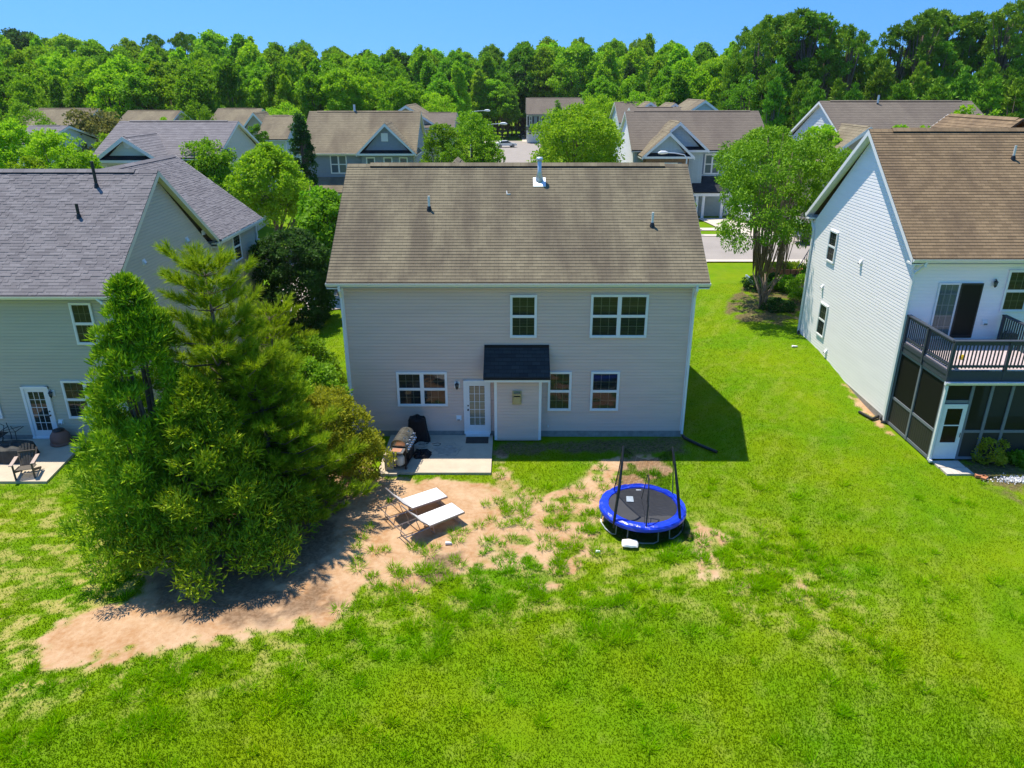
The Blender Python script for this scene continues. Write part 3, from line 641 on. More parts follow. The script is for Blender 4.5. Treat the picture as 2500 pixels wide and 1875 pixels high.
def y_wing(root, xc, hw, ya, yb, ze, zr, oe, orr, wall, roof, zb, zw, near=False, course=.25, trim='white', dark_band=False, rc=.2, yv=None):
    """cross gable: ridge along y from ya (near) to yb; gable faces near side if near"""
    r = MB(); xa, xb = xc - hw - oe, xc + hw + oe
    y0 = ya - (orr if near else 0); y1 = yb
    yv = y0 if yv is None else yv
    roof_plane(r, (xb, y0, ze), (xb, y1, ze), (xc, y1, zr), (xc, yv, zr), rc, tabs=roof == 'roof_purple' and rc < .2); roof_plane(r, (xa, y1, ze), (xa, y0, ze), (xc, yv, zr), (xc, y1, zr), rc)
    ro = r.build('cross_roof', M[roof], root); s_ = (zr - ze) / (xb - xc)
    k = MB()
    for sg in (-1, 1): k.q([(xc, yv + .3, zr + .05), (xc, y1 - .3, zr + .05), (xc + sg * .16, y1 - .3, zr + .05 - .16 * s_), (xc + sg * .16, yv + .3, zr + .05 - .16 * s_)], [(0, 0), (4, 0), (4, .14), (0, .14)])
    k.build('ridge_cap', M[roof], ro)
    v = MB()
    for sg in (-1, 1): v.q([(xc + sg * .14, yv + .3, zr + .05 - .14 * s_), (xc + sg * .14, y1 - .3, zr + .05 - .14 * s_), (xc + sg * .15, y1 - .3, zr - .03 - .15 * s_), (xc + sg * .15, yv + .3, zr - .03 - .15 * s_)])
    v.build('ridge_vent', M['ventblack'], ro)
    w_ = MB(); t = MB(); zg = zr - .15; sl = (zg - zw) / hw
    yg = ya if near else yb; n = (0, -1, 0) if near else (0, 1, 0)
    F = Fr((xc - hw, yg, 0), (1, 0, 0), n)
    siding(w_, F, zb, zg, lambda z: (0, 2 * hw) if z <= zw else ((z - zw) / sl, 2 * hw - (z - zw) / sl), course)
    w_.box(xc - hw + .01, xc + hw - .01, min(ya, yb) + .01, max(ya, yb) - .01, zb - .5, zw - .02)
    for sx in (-1, 1): siding(w_, Fr((xc + sx * hw, min(ya, yb), 0), (0, 1, 0), (sx, 0, 0)), zb, zw, lambda z: (0, abs(yb - ya)), course)
    w_.build('gable_wall', M[wall], root)
    yo = y0 if near else y1; sg = -1 if near else 1
    for sx in (-1, 1):
        e = (xc + sx * (hw + oe)); A = [(e, yo, ze), (xc, yo, zr), (xc, yo, zr - .32), (e, yo, ze - .28)]
        B = [(p[0], p[1] + sg * .03, p[2] + .005) for p in A]; t.hexa(A + B)
        t.q([(e, yo, ze - .12), (xc, yo, zr - .14), (xc, yg, zr - .14), (e, yg, ze - .12)])
        t.box(min(e, e - sx * .02), max(e, e - sx * .02), min(ya, yb), max(ya, yb), ze - .22, ze - .03)
    t.build('gable_trim', M[trim], root)
    if dark_band:
        b = MB(); zb_ = ze + .05; b.hexa([(xc - hw, yg - .02, zb_ + .24), (xc - hw, yg - .5, zb_), (xc + hw, yg - .5, zb_), (xc + hw, yg - .02, zb_ + .24), (xc - hw, yg - .02, zb_ + .3), (xc - hw, yg - .5, zb_ + .06), (xc + hw, yg - .5, zb_ + .06), (xc + hw, yg - .02, zb_ + .3)])
        b.build('pent_roof', M['roof_black'], root); b = MB(); b.box(xc - hw - oe * .5, xc + hw + oe * .5, yg - .54, yg - .0, zb_ - .2, zb_ - .003); b.build('pent_fascia', M[trim], root)
    return F

# ------------------------------------------------------------------ main house (taupe)
def main_house():
    rt = thing('house', (0, 0, 0), 'taupe two storey house in the centre with streaked brown shingle roof', 'house')
    x0, x1, y0, y1 = -6.0, 6.42, 25.2, 34.4
    FR, ro = gable_shell(rt, x0, x1, y0, y1, 0, 5.86, 9.5, 6.05, .36, .42, 'taupe', 'roof_brown')
    F = FR['near']; f = lambda px, py: Py(px, py, y0)
    def win(ax, ay, bx, by, u=1, **k): a, b = f(ax, ay), f(bx, by); return window(rt, F, a.x - x0, b.x - x0, b.z, a.z, u, **k)
    win(1245, 719, 1310, 823); win(1443, 718, 1577, 823, 2)
    win(967, 907, 1094, 990, 2); win(1338, 906, 1393, 1001); win(1443, 906, 1508, 1001)
    door(rt, F, -1.80 - x0, -.80 - x0, .16, 2.29)
    s = MB(); s.box(-1.75, -.83, 24.98, 25.19, .06, .16); s.build('doorstep', M['white'], rt)
    wall_lamp(rt, F, -2.03 - x0, 2.1); vent_hood(rt, F, -2.0 - x0, .76, .2)
    sp = MB(); sp.tube([F(1.36 - x0, .45, 0), F(1.36 - x0, .45, .09), F(1.36 - x0, .4, .1)], .02, 6); sp.build('water_tap', M['white_plastic'], rt)
    # bump out
    b0, b1, yb = -.60, 1.03, 24.74
    w_ = MB(); Fb = Fr((b0, yb, 0), (1, 0, 0), (0, -1, 0)); siding(w_, Fb, .1, 2.62, lambda z: (0, b1 - b0), .125)
    for xx, sx in ((b0, -1), (b1, 1)): siding(w_, Fr((xx, yb, 0), (0, 1, 0), (sx, 0, 0)), .1, 2.9, lambda z: (0, y0 - yb), .125)
    w_.box(b0 + .01, b1 - .01, yb + .01, y0, .02, 2.9); w_.build('fireplace_bump_out', M['taupe'], rt)
    t = MB()
    for xx in (b0, b1): t.box(xx - .05, xx + .05, yb - .035, yb + .05, .06, 2.6)
    t.box(-.98, 1.32, 24.46, 24.50, 2.48, 2.66); t.box(-.98, 1.32, 24.50, 25.17, 2.50, 2.53)
    t.build('bump_out_trim', M['white'], rt)
    r = MB(); roof_plane(r, (-1.03, 24.42, 2.68), (1.37, 24.42, 2.68), (1.34, 25.17, 3.60), (-1.0, 25.17, 3.60), .14)
    r2 = r.build('bump_out_roof', M['roof_black'], rt)
    fl = MB(); fl.box(-1.0, 1.34, 25.13, 25.175, 3.56, 3.66); fl.build('flashing', M['ventblack'], r2)
    d = MB(); d.box(.01, .35, 24.68, 24.735, 1.52, 2.05); o = d.build('fireplace_vent', M['tanmetal'], rt)
    d = MB(); d.box(.06, .30, 24.56, 24.68, 1.60, 1.86); d.box(.05, .31, 24.52, 24.68, 1.93, 1.99); d.build('vent_cap', M['tanmetal'], o)
    d = MB(); d.box(.07, .29, 24.60, 24.675, 1.865, 1.925); d.build('vent_opening', M['dark'], o)
    gutter(rt, (x0 - .44, y0 - .36, 6.03), (x1 + .44, y0 - .36, 6.03))
    for xx, sx in ((x0 + .02, -1), (x1 - .02, 1)):
        downspout(rt, [(xx, y0 - .42, 5.93), (xx, y0 - .40, 5.8), (xx + sx * .03, y0 - .07, 5.45), (xx + sx * .03, y0 - .07, .12)])
    # roof fittings
    n = Vector((0, -(9.5 - 6.05), 4.96)).normalized(); rp = (0, 24.84, 6.06)
    for px, py in ((1048, 512), (1592, 552)): pipe_vent(rt, Pp(px, py, rp, n), .5)
    p = Pp(1317, 446, rp, n); fl = MB(); fl.tube([p + Vector((0, .12, .05)), p + Vector((0, .1, .42)), p + Vector((0, .1, .82))], [.17, .075, .075], 12)
    fl.tube([p + Vector((0, .1, .82)), p + Vector((0, .1, .86)), p + Vector((0, .1, .93))], [.12, .13, .10], 12)
    o = fl.build('flue', M['galv'], rt, True); pl = MB(); t_ = n.orthogonal()
    pl.hexa([p + Vector((sx * .24, sy * .2, sy * .2 * (3.45 / 4.96) + dz)) for dz in (.0, .03) for sx, sy in ((-1, -1), (-1, 1), (1, 1), (1, -1))]); pl.build('flashing', M['galv'], o)
    q_ = Pp(1238, 475, rp, n); fl = MB(); fl.beam(q_, q_ + Vector((.13, 0, .02)), .03, .04); fl.beam(q_, q_ + Vector((-.02, .09, .12)), .03, .04); fl.build('loose_flashing', M['white'], rt)
    # front porch gable just showing over the ridge
    y_wing(rt, -2.62, 1.5, 34.3, 37.5, 7.6, Py(1102, 391, 35.9).z, .3, .3, 'taupe', 'roof_brown', 5.5, 7.5)
    return rt
M['tanmetal'] = mat('tan painted metal', (.42, .36, .22), .4, metal=.3)
main_house()

# ------------------------------------------------------------------ left house
def left_house():
    rt = thing('house', (0, 0, 0), 'grey green house at left edge with purple grey shingle roof', 'house')
    x0, x1, y0, y1, zb = -27, -14.46, 25.7, 35.2, -.42
    FR, ro = gable_shell(rt, x0, x1, y0, y1, zb, 5.2, 9.2, 5.46, .4, .3, 'sage', 'roof_purple', trim='creamtrim')
    # front wing with right hand eave continuing the side wall
    w_ = MB(); siding(w_, Fr((x1, y1, 0), (0, 1, 0), (1, 0, 0)), zb + .22, 5.25, lambda z: (0, 6.4), .125)
    w_.box(-22.5, x1 - .01, y1, 41.6, zb - .5, 5.2); w_.build('front_wing_wall', M['sage'], rt)
    y_wing(rt, -18.45, 4.0, 35.58, 42.0, 5.46, 8.86, .35, .0, 'sage', 'roof_purple', 4.9, 5.1, rc=.145, trim='creamtrim', yv=30.95)
    b_ = MB(); b_.box(x1 + .03, x1 + .345, 35.2, 35.62, 5.12, 5.36); b_.build('eave_return', M['creamtrim'], rt)
    gutter(rt, (-14.10, 42.1, 5.44), (-14.10, 35.7, 5.44)).name = 'side_gutter'
    gutter(rt, (x0, y0 - .4, 5.44), (x1 + .33, y0 - .4, 5.44))
    downspout(rt, [(x1 - .25, y0 - .45, 5.36), (x1 - .1, y0 - .42, 5.2), (x1 + .02, y0 - .08, 4.9), (x1 + .02, y0 - .08, -.3)])
    downspout(rt, [(x1 + .1, 41.5, 5.35), (x1 + .07, 41.5, 5.0), (x1 + .07, 41.5, 0)])
    F = FR['near']; f = lambda px, py: Py(px, py, y0)
    a, b = f(168, 738), f(238, 840); window(rt, F, a.x - x0, b.x - x0 + .1, b.z, a.z)
    a, b = f(149, 928), f(205, 1020); window(rt, F, a.x - x0, a.x - x0 + 1.75, b.z, a.z, 2)
    a, b = f(-60, 928), f(20, 1020); window(rt, F, a.x - x0, b.x - x0 - .15, b.z, a.z, 2)
    a, b = f(52, 942), f(165, 1072); door(rt, F, a.x - x0 - .02, a.x - x0 + 1.02, -.30, a.z, 1, 'blind')
    c = f(128, 959); wall_lamp(rt, F, c.x - x0, c.z); c = f(150, 1029); vent_hood(rt, F, c.x - x0, c.z, .2)
    S = Fr((x1, y0, 0), (0, 1, 0), (1, 0, 0)); f2 = lambda px, py: Px(px, py, x1)
    a, b = f2(563, 572), f2(588, 632); window(rt, S, a.y - y0, b.y - y0 + .15, b.z, a.z + .05, 1, grid=(3, 4))
    for px, py, s in ((494, 568, .22), (455, 587, .32), (350, 640, .24)):
        c = f2(px, py); vent_hood(rt, S, c.y - y0, c.z, s, m='galv' if s > .3 else 'white')
    n = Vector((0, -(9.2 - 5.46), 5.15)).normalized(); rp = (0, 25.3, 5.47)
    pipe_vent(rt, Pp(236, 455, rp, n), .95, 'black', .06); pipe_vent(rt, Pp(193, 530, rp, n), .5, 'black', .06)
    # small porch corner beyond
    p = MB(); roof_plane(p, (-14.1, 42.0, 2.9), (-14.1, 44.0, 2.9), (-16.5, 44.0, 3.9), (-16.5, 42.0, 3.9)); p.build('porch_roof', M['roof_black'], rt)
    p = MB(); p.box(-14.4, -14.25, 43.7, 43.85, -.4, 2.75); p.box(-16.5, -14.15, 43.9, 44.0, 2.6, 2.85); p.box(-14.2, -14.1, 41.9, 44.0, 2.6, 2.85); p.build('porch_frame', M['white'], rt)
left_house()

# ------------------------------------------------------------------ right house with raised deck
def right_house():
    rt = thing('house', (0, 0, 0), 'white sided house at right edge with tan roof, raised deck and screened porch', 'house')
    x0, x1, y0, y1 = 14.7, 26.5, 26.45, 35.95
    FR, ro = gable_shell(rt, x0, x1, y0, y1, .02, 6.35, 10.72, 6.62, .4, .35, 'whitesid', 'roof_tan', dep=.016)
    F = FR['near']; S = FR['left']
    gutter(rt, (x0 - .35, y0 - .4, 6.6), (x1, y0 - .4, 6.6))
    g2 = gutter(rt, (x0 - .2, y1 + .4, 6.6), (x0 - .36, y1 + .4, 6.6)); 
    downspout(rt, [(x0 + .15, y0 - .42, 6.5), (x0 + .12, y0 - .4, 6.35), (x0 - .02, y0 - .08, 6.0), (x0 - .02, y0 - .08, .1)])
    downspout(rt, [(x0 - .1, y1 + .38, 6.5), (x0 - .07, y1 + .1, 6.1), (x0 - .07, y1 - .1, 5.9), (x0 - .07, y1 - .1, .7)])
    f2 = lambda px, py: Px(px, py, x0)
    for A, B in (((2033, 561), (2042, 648)), ((2009, 738), (2007, 823))):
        a, b = f2(*A), f2(*B); window(rt, S, a.y - y0 - .75, a.y - y0 + .12, b.z, a.z)
    for px, py, s in ((2104, 640, .24), (2010, 700, .22), (2018, 858, .24)):
        c = f2(px, py); vent_hood(rt, S, c.y - y0, c.z, s)
    # front wing roof showing above the ridge
    y_wing(rt, 22.6, 3.9, 34.5, 40.5, 7.6, 11.0, .35, .3, 'whitesid', 'roof_tan', 6, 7.5)
    n = Vector((0, -(10.72 - 6.62), 5.15)).normalized(); pipe_vent(rt, Pp(2473, 388, (0, 26.05, 6.63), n), .5)
    # back wall: slider, lamp, window, vent
    a, b = Py(2292, 690, y0), Py(2393, 818, y0); zd = 3.5; s0, s1, z1 = a.x - x0, a.x - x0 + 1.62, a.z; z0 = zd + .03; mid = (s0 + s1) / 2
    fr = MB(); t = .06
    fr.fb(F, s0, s1, z1 - t, z1, 0, .08); fr.fb(F, s0, s0 + t, z0, z1 - t, 0, .08); fr.fb(F, s1 - t, s1, z0, z1 - t, 0, .08); fr.fb(F, s0, s1, z0, z0 + .05, 0, .085); fr.fb(F, mid - .07, mid - .0, z0 + .05, z1 - t, .02, .06)
    o = fr.build('sliding_door', M['white'], rt)
    k = MB(); k.fb(F, mid, mid + .05, z0 + .05, z1 - .02, .06, .095); k.fb(F, s1 - .05, s1 + .0, z0 + .05, z1 - .02, .081, .095); k.fb(F, mid, s1, z1 - .07, z1 - .02, .0815, .0955); k.fb(F, mid, s1, z0 + .051, z0 + .11, .0815, .0955); k.build('screen_door_frame', M['black'], o)
    k = MB(); k.q([F(mid, z0, .09), F(s1, z0, .09), F(s1, z1, .09), F(mid, z1, .09)]); k.build('screen', M['screen'], o)
    k = MB()
    for i in range(40):
        c0, c1 = s0 + (s1 - s0) * i / 40, s0 + (s1 - s0) * (i + 1) / 40; k.q([F(c0, z0, .027 + .006 * (i % 2)), F(c1, z0, .027 + .006 * ((i + 1) % 2)), F(c1, z1 - t, .027 + .006 * ((i + 1) % 2)), F(c0, z1 - t, .027 + .006 * (i % 2))])
    k.build('curtain', M['curtain'], o)
    k = MB(); k.q([F(s0, z0, .05), F(s1, z0, .05), F(s1, z1, .05), F(s0, z1, .05)]); k.build('pane', M['glass'], o)
    k = MB()
    for b0, b1 in ((s0 + t, mid - .07), (mid, s1 - t)):
        for i in (1, 2): x_ = b0 + (b1 - b0) * i / 3; k.fb(F, x_ - .01, x_ + .01, z0, z1 - t, .042, .047)
        for i in range(1, 5): z_ = z0 + (z1 - z0) * i / 5; k.fb(F, b0, b1, z_ - .01, z_ + .01, .0415, .0465)
    k.build('muntins', M['white'], o)
    c = Py(2426, 690, y0); wall_lamp(rt, F, c.x - x0, c.z); c = Py(2402, 786, y0); vent_hood(rt, F, c.x - x0, c.z, .24)
    a, b = Py(2470, 658, y0), Py(2470, 760, y0); window(rt, F, a.x - x0 - .1, a.x - x0 + 1.7, b.z, a.z, 2)
    # deck
    dy, dx0, dx1, zt = 23.2, 14.78, 18.35, 3.45
    d = MB(); nb_ = 26
    for i in range(nb_):
        yy = dy + .0 + (y0 - dy) * i / nb_; d.box(dx0, dx1, yy + .004, yy + (y0 - dy) / nb_ - .004, zt - .035, zt)
    d.build('deck_floor', M['deckfloor'], rt)
    d = MB(); d.box(dx0 - .03, dx0 + .02, dy - .02, y0 - .09, zt - .42, zt - .04); d.box(dx0 - .03, dx1, dy - .06, dy - .02, zt - .42, zt - .04); d.box(dx0 - .05, dx0 - .03, dy - .1, y0 - .1, zt - .2, zt - .06); d.build('deck_rim', M['deckgrey'], rt)
    rail = MB(); zr_ = zt + 1.0
    rail.box(dx0 - .07, dx0 + .09, dy - .1, y0 - .12, zr_ - .04, zr_); rail.box(dx0 - .07, dx1, dy - .1, dy + .06, zr_ + .003, zr_ + .043)
    rail.box(dx0 - .01, dx0 + .04, dy, y0 - .12, zr_ - .13, zr_ - .045); rail.box(dx0, dx1, dy - .03, dy + .02, zr_ - .13, zr_ - .005)
    rail.box(dx0 - .01, dx0 + .04, dy, y0 - .12, zt + .08, zt + .16); rail.box(dx0, dx1, dy - .03, dy + .02, zt + .08, zt + .16)
    rail.box(dx1 - .1, dx1 + .06, dy, y0 - .12, zr_ - .04, zr_)
    ro_ = rail.build('deck_railing', M['deckgrey'], rt)
    for px_, py_ in ((dx0 - .02, y0 - .2), (dx0 - .02, (dy + y0) / 2), (dx0 - .02, dy - .02), (dx0 + 1.85, dy - .02), (dx1 - .05, y0 - .2)):
        k = MB(); k.box(px_ - .05, px_ + .05, py_ - .05, py_ + .05, zt - .4, zr_ - .005); k.build('railing_post', M['deckgrey'], ro_)
    yy = dy + .14
    while yy < y0 - .25:
        if abs(yy - (dy + y0) / 2) > .08: k = MB(); k.box(dx0 - .0, dx0 + .035, yy - .018, yy + .018, zt + .04, zr_ - .06); k.build('baluster', M['deckgrey'], ro_)
        yy += .125
    xx = dx0 + .14
    while xx < dx1 - .1:
        if abs(xx - dx0 - 1.83) > .08: k = MB(); k.box(xx - .018, xx + .018, dy - .02, dy + .015, zt + .04, zr_ - .03); k.build('baluster', M['deckgrey'], ro_)
        xx += .125
    yy = dy + .14
    while yy < y0 - .25: k = MB(); k.box(dx1 - .04, dx1, yy - .018, yy + .018, zt, zr_ - .06); k.build('baluster', M['deckgrey'], ro_); yy += .125
    # screened porch beneath
    zc = zt - .44; p = MB(); ym_ = (dy + y0) / 2
    xs = dx0 - .0
    for yy in (dy + .02, ym_, y0 - .1): p.box(xs - .02, xs + .09, yy - .05, yy + .05, .03, zc)
    for za, zb_ in ((zc - .08, zc), (1.08, 1.18), (.04, .14)): p.box(xs, xs + .07, dy + .07, y0 - .15, za, zb_)
    X_ = [dx0 + .98, dx0 + 1.65, dx0 + 2.35, dx1]
    for xx in X_: p.box(xx - .05, xx + .05, dy - .0, dy + .09, .03, zc)
    for za, zb_ in ((zc - .06, zc - .002), (1.08, 1.18), (.042, .14)): p.box(dx0 + 1.03, dx1, dy + .01, dy + .07, za, zb_)
    p.box(dx0 + .07, dx0 + 1.0, dy + .01, dy + .07, 2.2, 2.32)
    po_ = p.build('porch_frame', M['deckgrey2'], rt)
    for ya_, yb_ in ((dy + .07, ym_ - .05), (ym_ + .05, y0 - .15)):
        k = MB(); k.q([(xs + .03, ya_, 1.18), (xs + .03, yb_, 1.18), (xs + .03, yb_, zc - .08), (xs + .03, ya_, zc - .08)]); k.build('screen', M['screen'], po_)
        k = MB(); n_ = 11
        for i in range(n_): a_ = ya_ + (yb_ - ya_) * i / n_; k.box(xs + .02, xs + .045, a_ + .006, a_ + (yb_ - ya_) / n_ - .006, .14, 1.08)
        k.build('kick_panel', M['kick'], po_)
    xl = dx0 + 1.03
    for xx in X_[1:] :
        k = MB(); k.q([(xl, dy + .04, 1.18), (xx - .05, dy + .04, 1.18), (xx - .05, dy + .04, zc - .06), (xl, dy + .04, zc - .06)]); k.build('screen', M['screen'], po_)
        k = MB(); k.box(xl, xx - .05, dy + .035, dy + .055, .14, 1.08); k.build('kick_panel', M['kick'], po_); xl = xx + .05
    k = MB(); k.q([(dx0 + .07, dy + .04, 2.32), (dx0 + 1.0, dy + .04, 2.32), (dx0 + 1.0, dy + .04, zc), (dx0 + .07, dy + .04, zc)]); k.build('screen', M['screen'], po_)
    k = MB(); k.box(dx0 + .02, dx1, dy + .1, y0 - .03, .0, .05); k.build('porch_floor', M['found'], rt)
    k = MB(); k.box(dx0 + .09, dx1, y0 - .06, y0 - .03, .05, zc); k.build('porch_shade_backing', M['dark'], rt)  # near-black colour stands in for the shade inside the porch
    # storm door
    a0, a1 = dx0 + .1, dx0 + .92; k = MB(); yy0, yy1 = dy - .03, dy + .0
    k.box(a0, a0 + .14, yy0, yy1, .08, 2.18); k.box(a1 - .14, a1, yy0, yy1, .08, 2.18); k.box(a0 + .14, a1 - .14, yy0, yy1, 2.02, 2.18); k.box(a0 + .14, a1 - .14, yy0, yy1, .08, .72); k.box(a0 + .14, a1 - .14, yy0 + .005, yy1, 1.36, 1.40)
    k.box(a0 + .18, a1 - .18, yy0 - .006, yy0, .2, .5)
    o = k.build('porch_door', M['white'], rt); k = MB(); k.box(a0 + .14, a1 - .14, yy1 - .012, yy1, .72, 2.02); k.build('pane', M['blackglass'], o)
    k = MB(); k.tube([(a1 - .06, yy0 - .05, .95), (a1 - .06, yy0 - .05, 1.12)], .015, 6); k.build('door_handle', M['black'], o)
    gutter(rt, (dx0 - .1, dy - .07, zc + .02), (dx1, dy - .07, zc + .02)); downspout(rt, [(dx0 - .02, dy - .1, zc - .1), (dx0 - .02, dy - .09, .1), (dx0 - .02, dy - .2, .06)])
M['deckgrey2'] = mat('grey porch paint', (.17, .19, .22), .5, noise=.06, nscale=8)
M['kick'] = mat('dark ribbed panel', (.035, .035, .03), .6)
M['blackglass'] = mat('black glass', (.006, .007, .008), .12, spec=.2)
right_house()


# ------------------------------------------------------------------ foliage
def leaf_mesh(name, C, A, S, m, rs, wid=.34, B=None):
    N = len(C); A = A / (np.linalg.norm(A, axis=1, keepdims=True) + 1e-9); S = S[:, None]
    if B is None: B = np.cross(A, rs.randn(N, 3))
    B = B / (np.linalg.norm(B, axis=1, keepdims=True) + 1e-9)
    V = np.empty((N, 4, 3)); V[:, 0] = C; V[:, 1] = C + A * S * .5 + B * S * wid; V[:, 2] = C + A * S; V[:, 3] = C + A * S * .5 - B * S * wid
    me = bpy.data.meshes.new(name); me.vertices.add(N * 4); me.vertices.foreach_set('co', V.ravel()); me.loops.add(N * 4)
    me.loops.foreach_set('vertex_index', np.arange(N * 4)); me.polygons.add(N); me.polygons.foreach_set('loop_start', np.arange(N) * 4); me.update(); me.materials.append(m)
    return me
def needle_mesh(name, C, A, L_, W_, m, rs):
    N = len(C); A = A / (np.linalg.norm(A, axis=1, keepdims=True) + 1e-9)
    B = np.cross(A, rs.randn(N, 3)); B = B / (np.linalg.norm(B, axis=1, keepdims=True) + 1e-9) * W_
    V = np.empty((N, 3, 3)); V[:, 0] = C - B; V[:, 1] = C + B; V[:, 2] = C + A * L_[:, None]
    me = bpy.data.meshes.new(name); me.vertices.add(N * 3); me.vertices.foreach_set('co', V.ravel()); me.loops.add(N * 3)
    me.loops.foreach_set('vertex_index', np.arange(N * 3)); me.polygons.add(N); me.polygons.foreach_set('loop_start', np.arange(N) * 3); me.update(); me.materials.append(m)
    return me
def unit(v): return v / (np.linalg.norm(v, axis=-1, keepdims=True) + 1e-9)
def broad_tree(name, label, cat, seed, H=10, Rr=4, zb=2.0, nc=70, nl=90, ls=.3, mk='lf_mid', shape='round', stems=1, group=None, bark='bark', droop=.1, crs=.27, wid=.34, loc=(0, 0, 0), fluff=0., tk=1.0, lobe=1.0):
    rs = np.random.RandomState(seed); rt = thing(name, loc, label, cat, group)
    d = unit(rs.randn(nc, 3)); d[:, 2] = np.where(d[:, 2] < -.55, -d[:, 2], d[:, 2])
    rad = .50 + .50 * rs.rand(nc) ** .5; zc = (H + zb) / 2; hz = (H - zb) / 2
    C = d * rad[:, None]; cr = Rr * crs * (.65 + .6 * rs.rand(nc))
    if shape == 'bush':
        zz = rs.rand(nc) * 2 - 1; an_ = rs.rand(nc) * 6.283; ro_ = np.sqrt(1 - np.clip(zz, 0, 1) ** 2) * (1 - .18 * np.clip(-zz, 0, 1)) * rad
        C = np.stack([np.cos(an_) * ro_, np.sin(an_) * ro_, zz * np.where(zz > 0, .55 + .45 * rad, 1)], 1)
    lob = 1 + lobe * (.16 * np.sin(3 * np.arctan2(C[:, 1], C[:, 0]) + seed) + .1 * np.sin(5 * C[:, 2] + seed * 2))
    if shape == 'oval': wz = np.sqrt(np.clip(1 - (C[:, 2] * .55 + .1)**2, .1, 1)); k = Rr * .95 * lob * wz
    elif shape == 'cone': k = Rr * lob * (1.0 - .62 * (C[:, 2] * .5 + .5))
    elif shape == 'spire':
        C[:, 2] = rs.rand(nc) * 2 - 1; an_ = rs.rand(nc) * 6.283; C[:, 0], C[:, 1] = np.cos(an_) * rad, np.sin(an_) * rad; tt = C[:, 2] * .5 + .5
        k = Rr * lob * (1 - tt) ** .7; cr = cr * (1.15 - .6 * tt)
    elif shape == 'vase': k = Rr * lob * (.62 + .45 * np.clip(C[:, 2] + .6, 0, 1))
    else: k = Rr * lob
    P = np.stack([C[:, 0] * k, C[:, 1] * k, zc + C[:, 2] * (hz - cr * .55)], 1); P[:, 2] += -droop * np.hypot(P[:, 0], P[:, 1]) * .3
    N = nc * nl; ci = np.repeat(np.arange(nc), nl); dd = rs.randn(N, 3); dd = unit(dd + .55 * unit(P[ci] - np.array([0, 0, zc])) + np.array([0, 0, .45]))
    L0 = P[ci] + dd * (cr[ci] * ((1 - fluff) * (.55 + .5 * rs.rand(N) ** .7) + fluff * (.15 + 1.25 * rs.rand(N))))[:, None] * np.array([1.05, 1.05, .8]) 
    A = unit(rs.randn(N, 3)) + .5 * dd + np.array([0, 0, -droop * 2])
    # leaves face outward and up so that clumps catch the light on top
    B = np.cross(A, dd + (.5 + fluff) * rs.randn(N, 3) + np.array([0, 0, .4]))
    me = leaf_mesh('crown', L0, A, ls * (.6 + .7 * rs.rand(N)), M[mk], rs, wid, B)
    o = bpy.data.objects.new('crown', me); COL.objects.link(o); o.parent = rt
    mb = MB(); tr = max(.05, H * .022) * tk
    order = np.argsort(-rs.rand(nc))[:16 if nc > 40 else 8]
    bases = [(0, 0)] if stems == 1 else [(.16 * math.cos(i * 2.4), .16 * math.sin(i * 2.4)) for i in range(stems)]
    for si, (bx, by) in enumerate(bases):
        if stems == 1:
            top = np.array([rs.randn() * .2, rs.randn() * .2, zc + hz * .4]); fork = zb * .9
            mb.tube([(0, 0, -.3), (0, 0, fork), tuple(top)], [tr * 1.25, tr, tr * .3], 8)
            for c in order:
                p = P[c]; s0 = np.array([0, 0, fork * (.8 + .2 * rs.rand())]) + (top - [0, 0, fork]) * rs.rand() * .5 * (p[2] > zc)
                mid = s0 * .45 + p * .55 + np.array([0, 0, -.1 * (p[2] - s0[2])]); mb.tube([tuple(s0), tuple(mid), tuple(p)], [tr * .5, tr * .28, tr * .08], 5)
        else:
            a = si * 2 * math.pi / stems + rs.rand() * .5; lean = .28 + .3 * rs.rand(); q1 = (bx + math.cos(a) * lean * zb * .7, by + math.sin(a) * lean * zb * .7, zb * .9)
            mb.tube([(bx * .8, by * .8, -.3), (bx * 1.2, by * 1.2, zb * .35), q1], [tr * .75, tr * .6, tr * .42], 7)
            qv = np.array(q1); cand = np.argsort(np.linalg.norm((P - qv)[:, :2], axis=1) + .2 * rs.rand(nc))[:9]
            for c in cand:
                p = P[c]; mid = qv * .5 + p * .5 + rs.randn(3) * .12; mb.tube([q1, tuple(mid), tuple(p)], [tr * .3, tr * .2, tr * .06], 5)
    mb.build('trunk', M[bark], rt, True); return rt
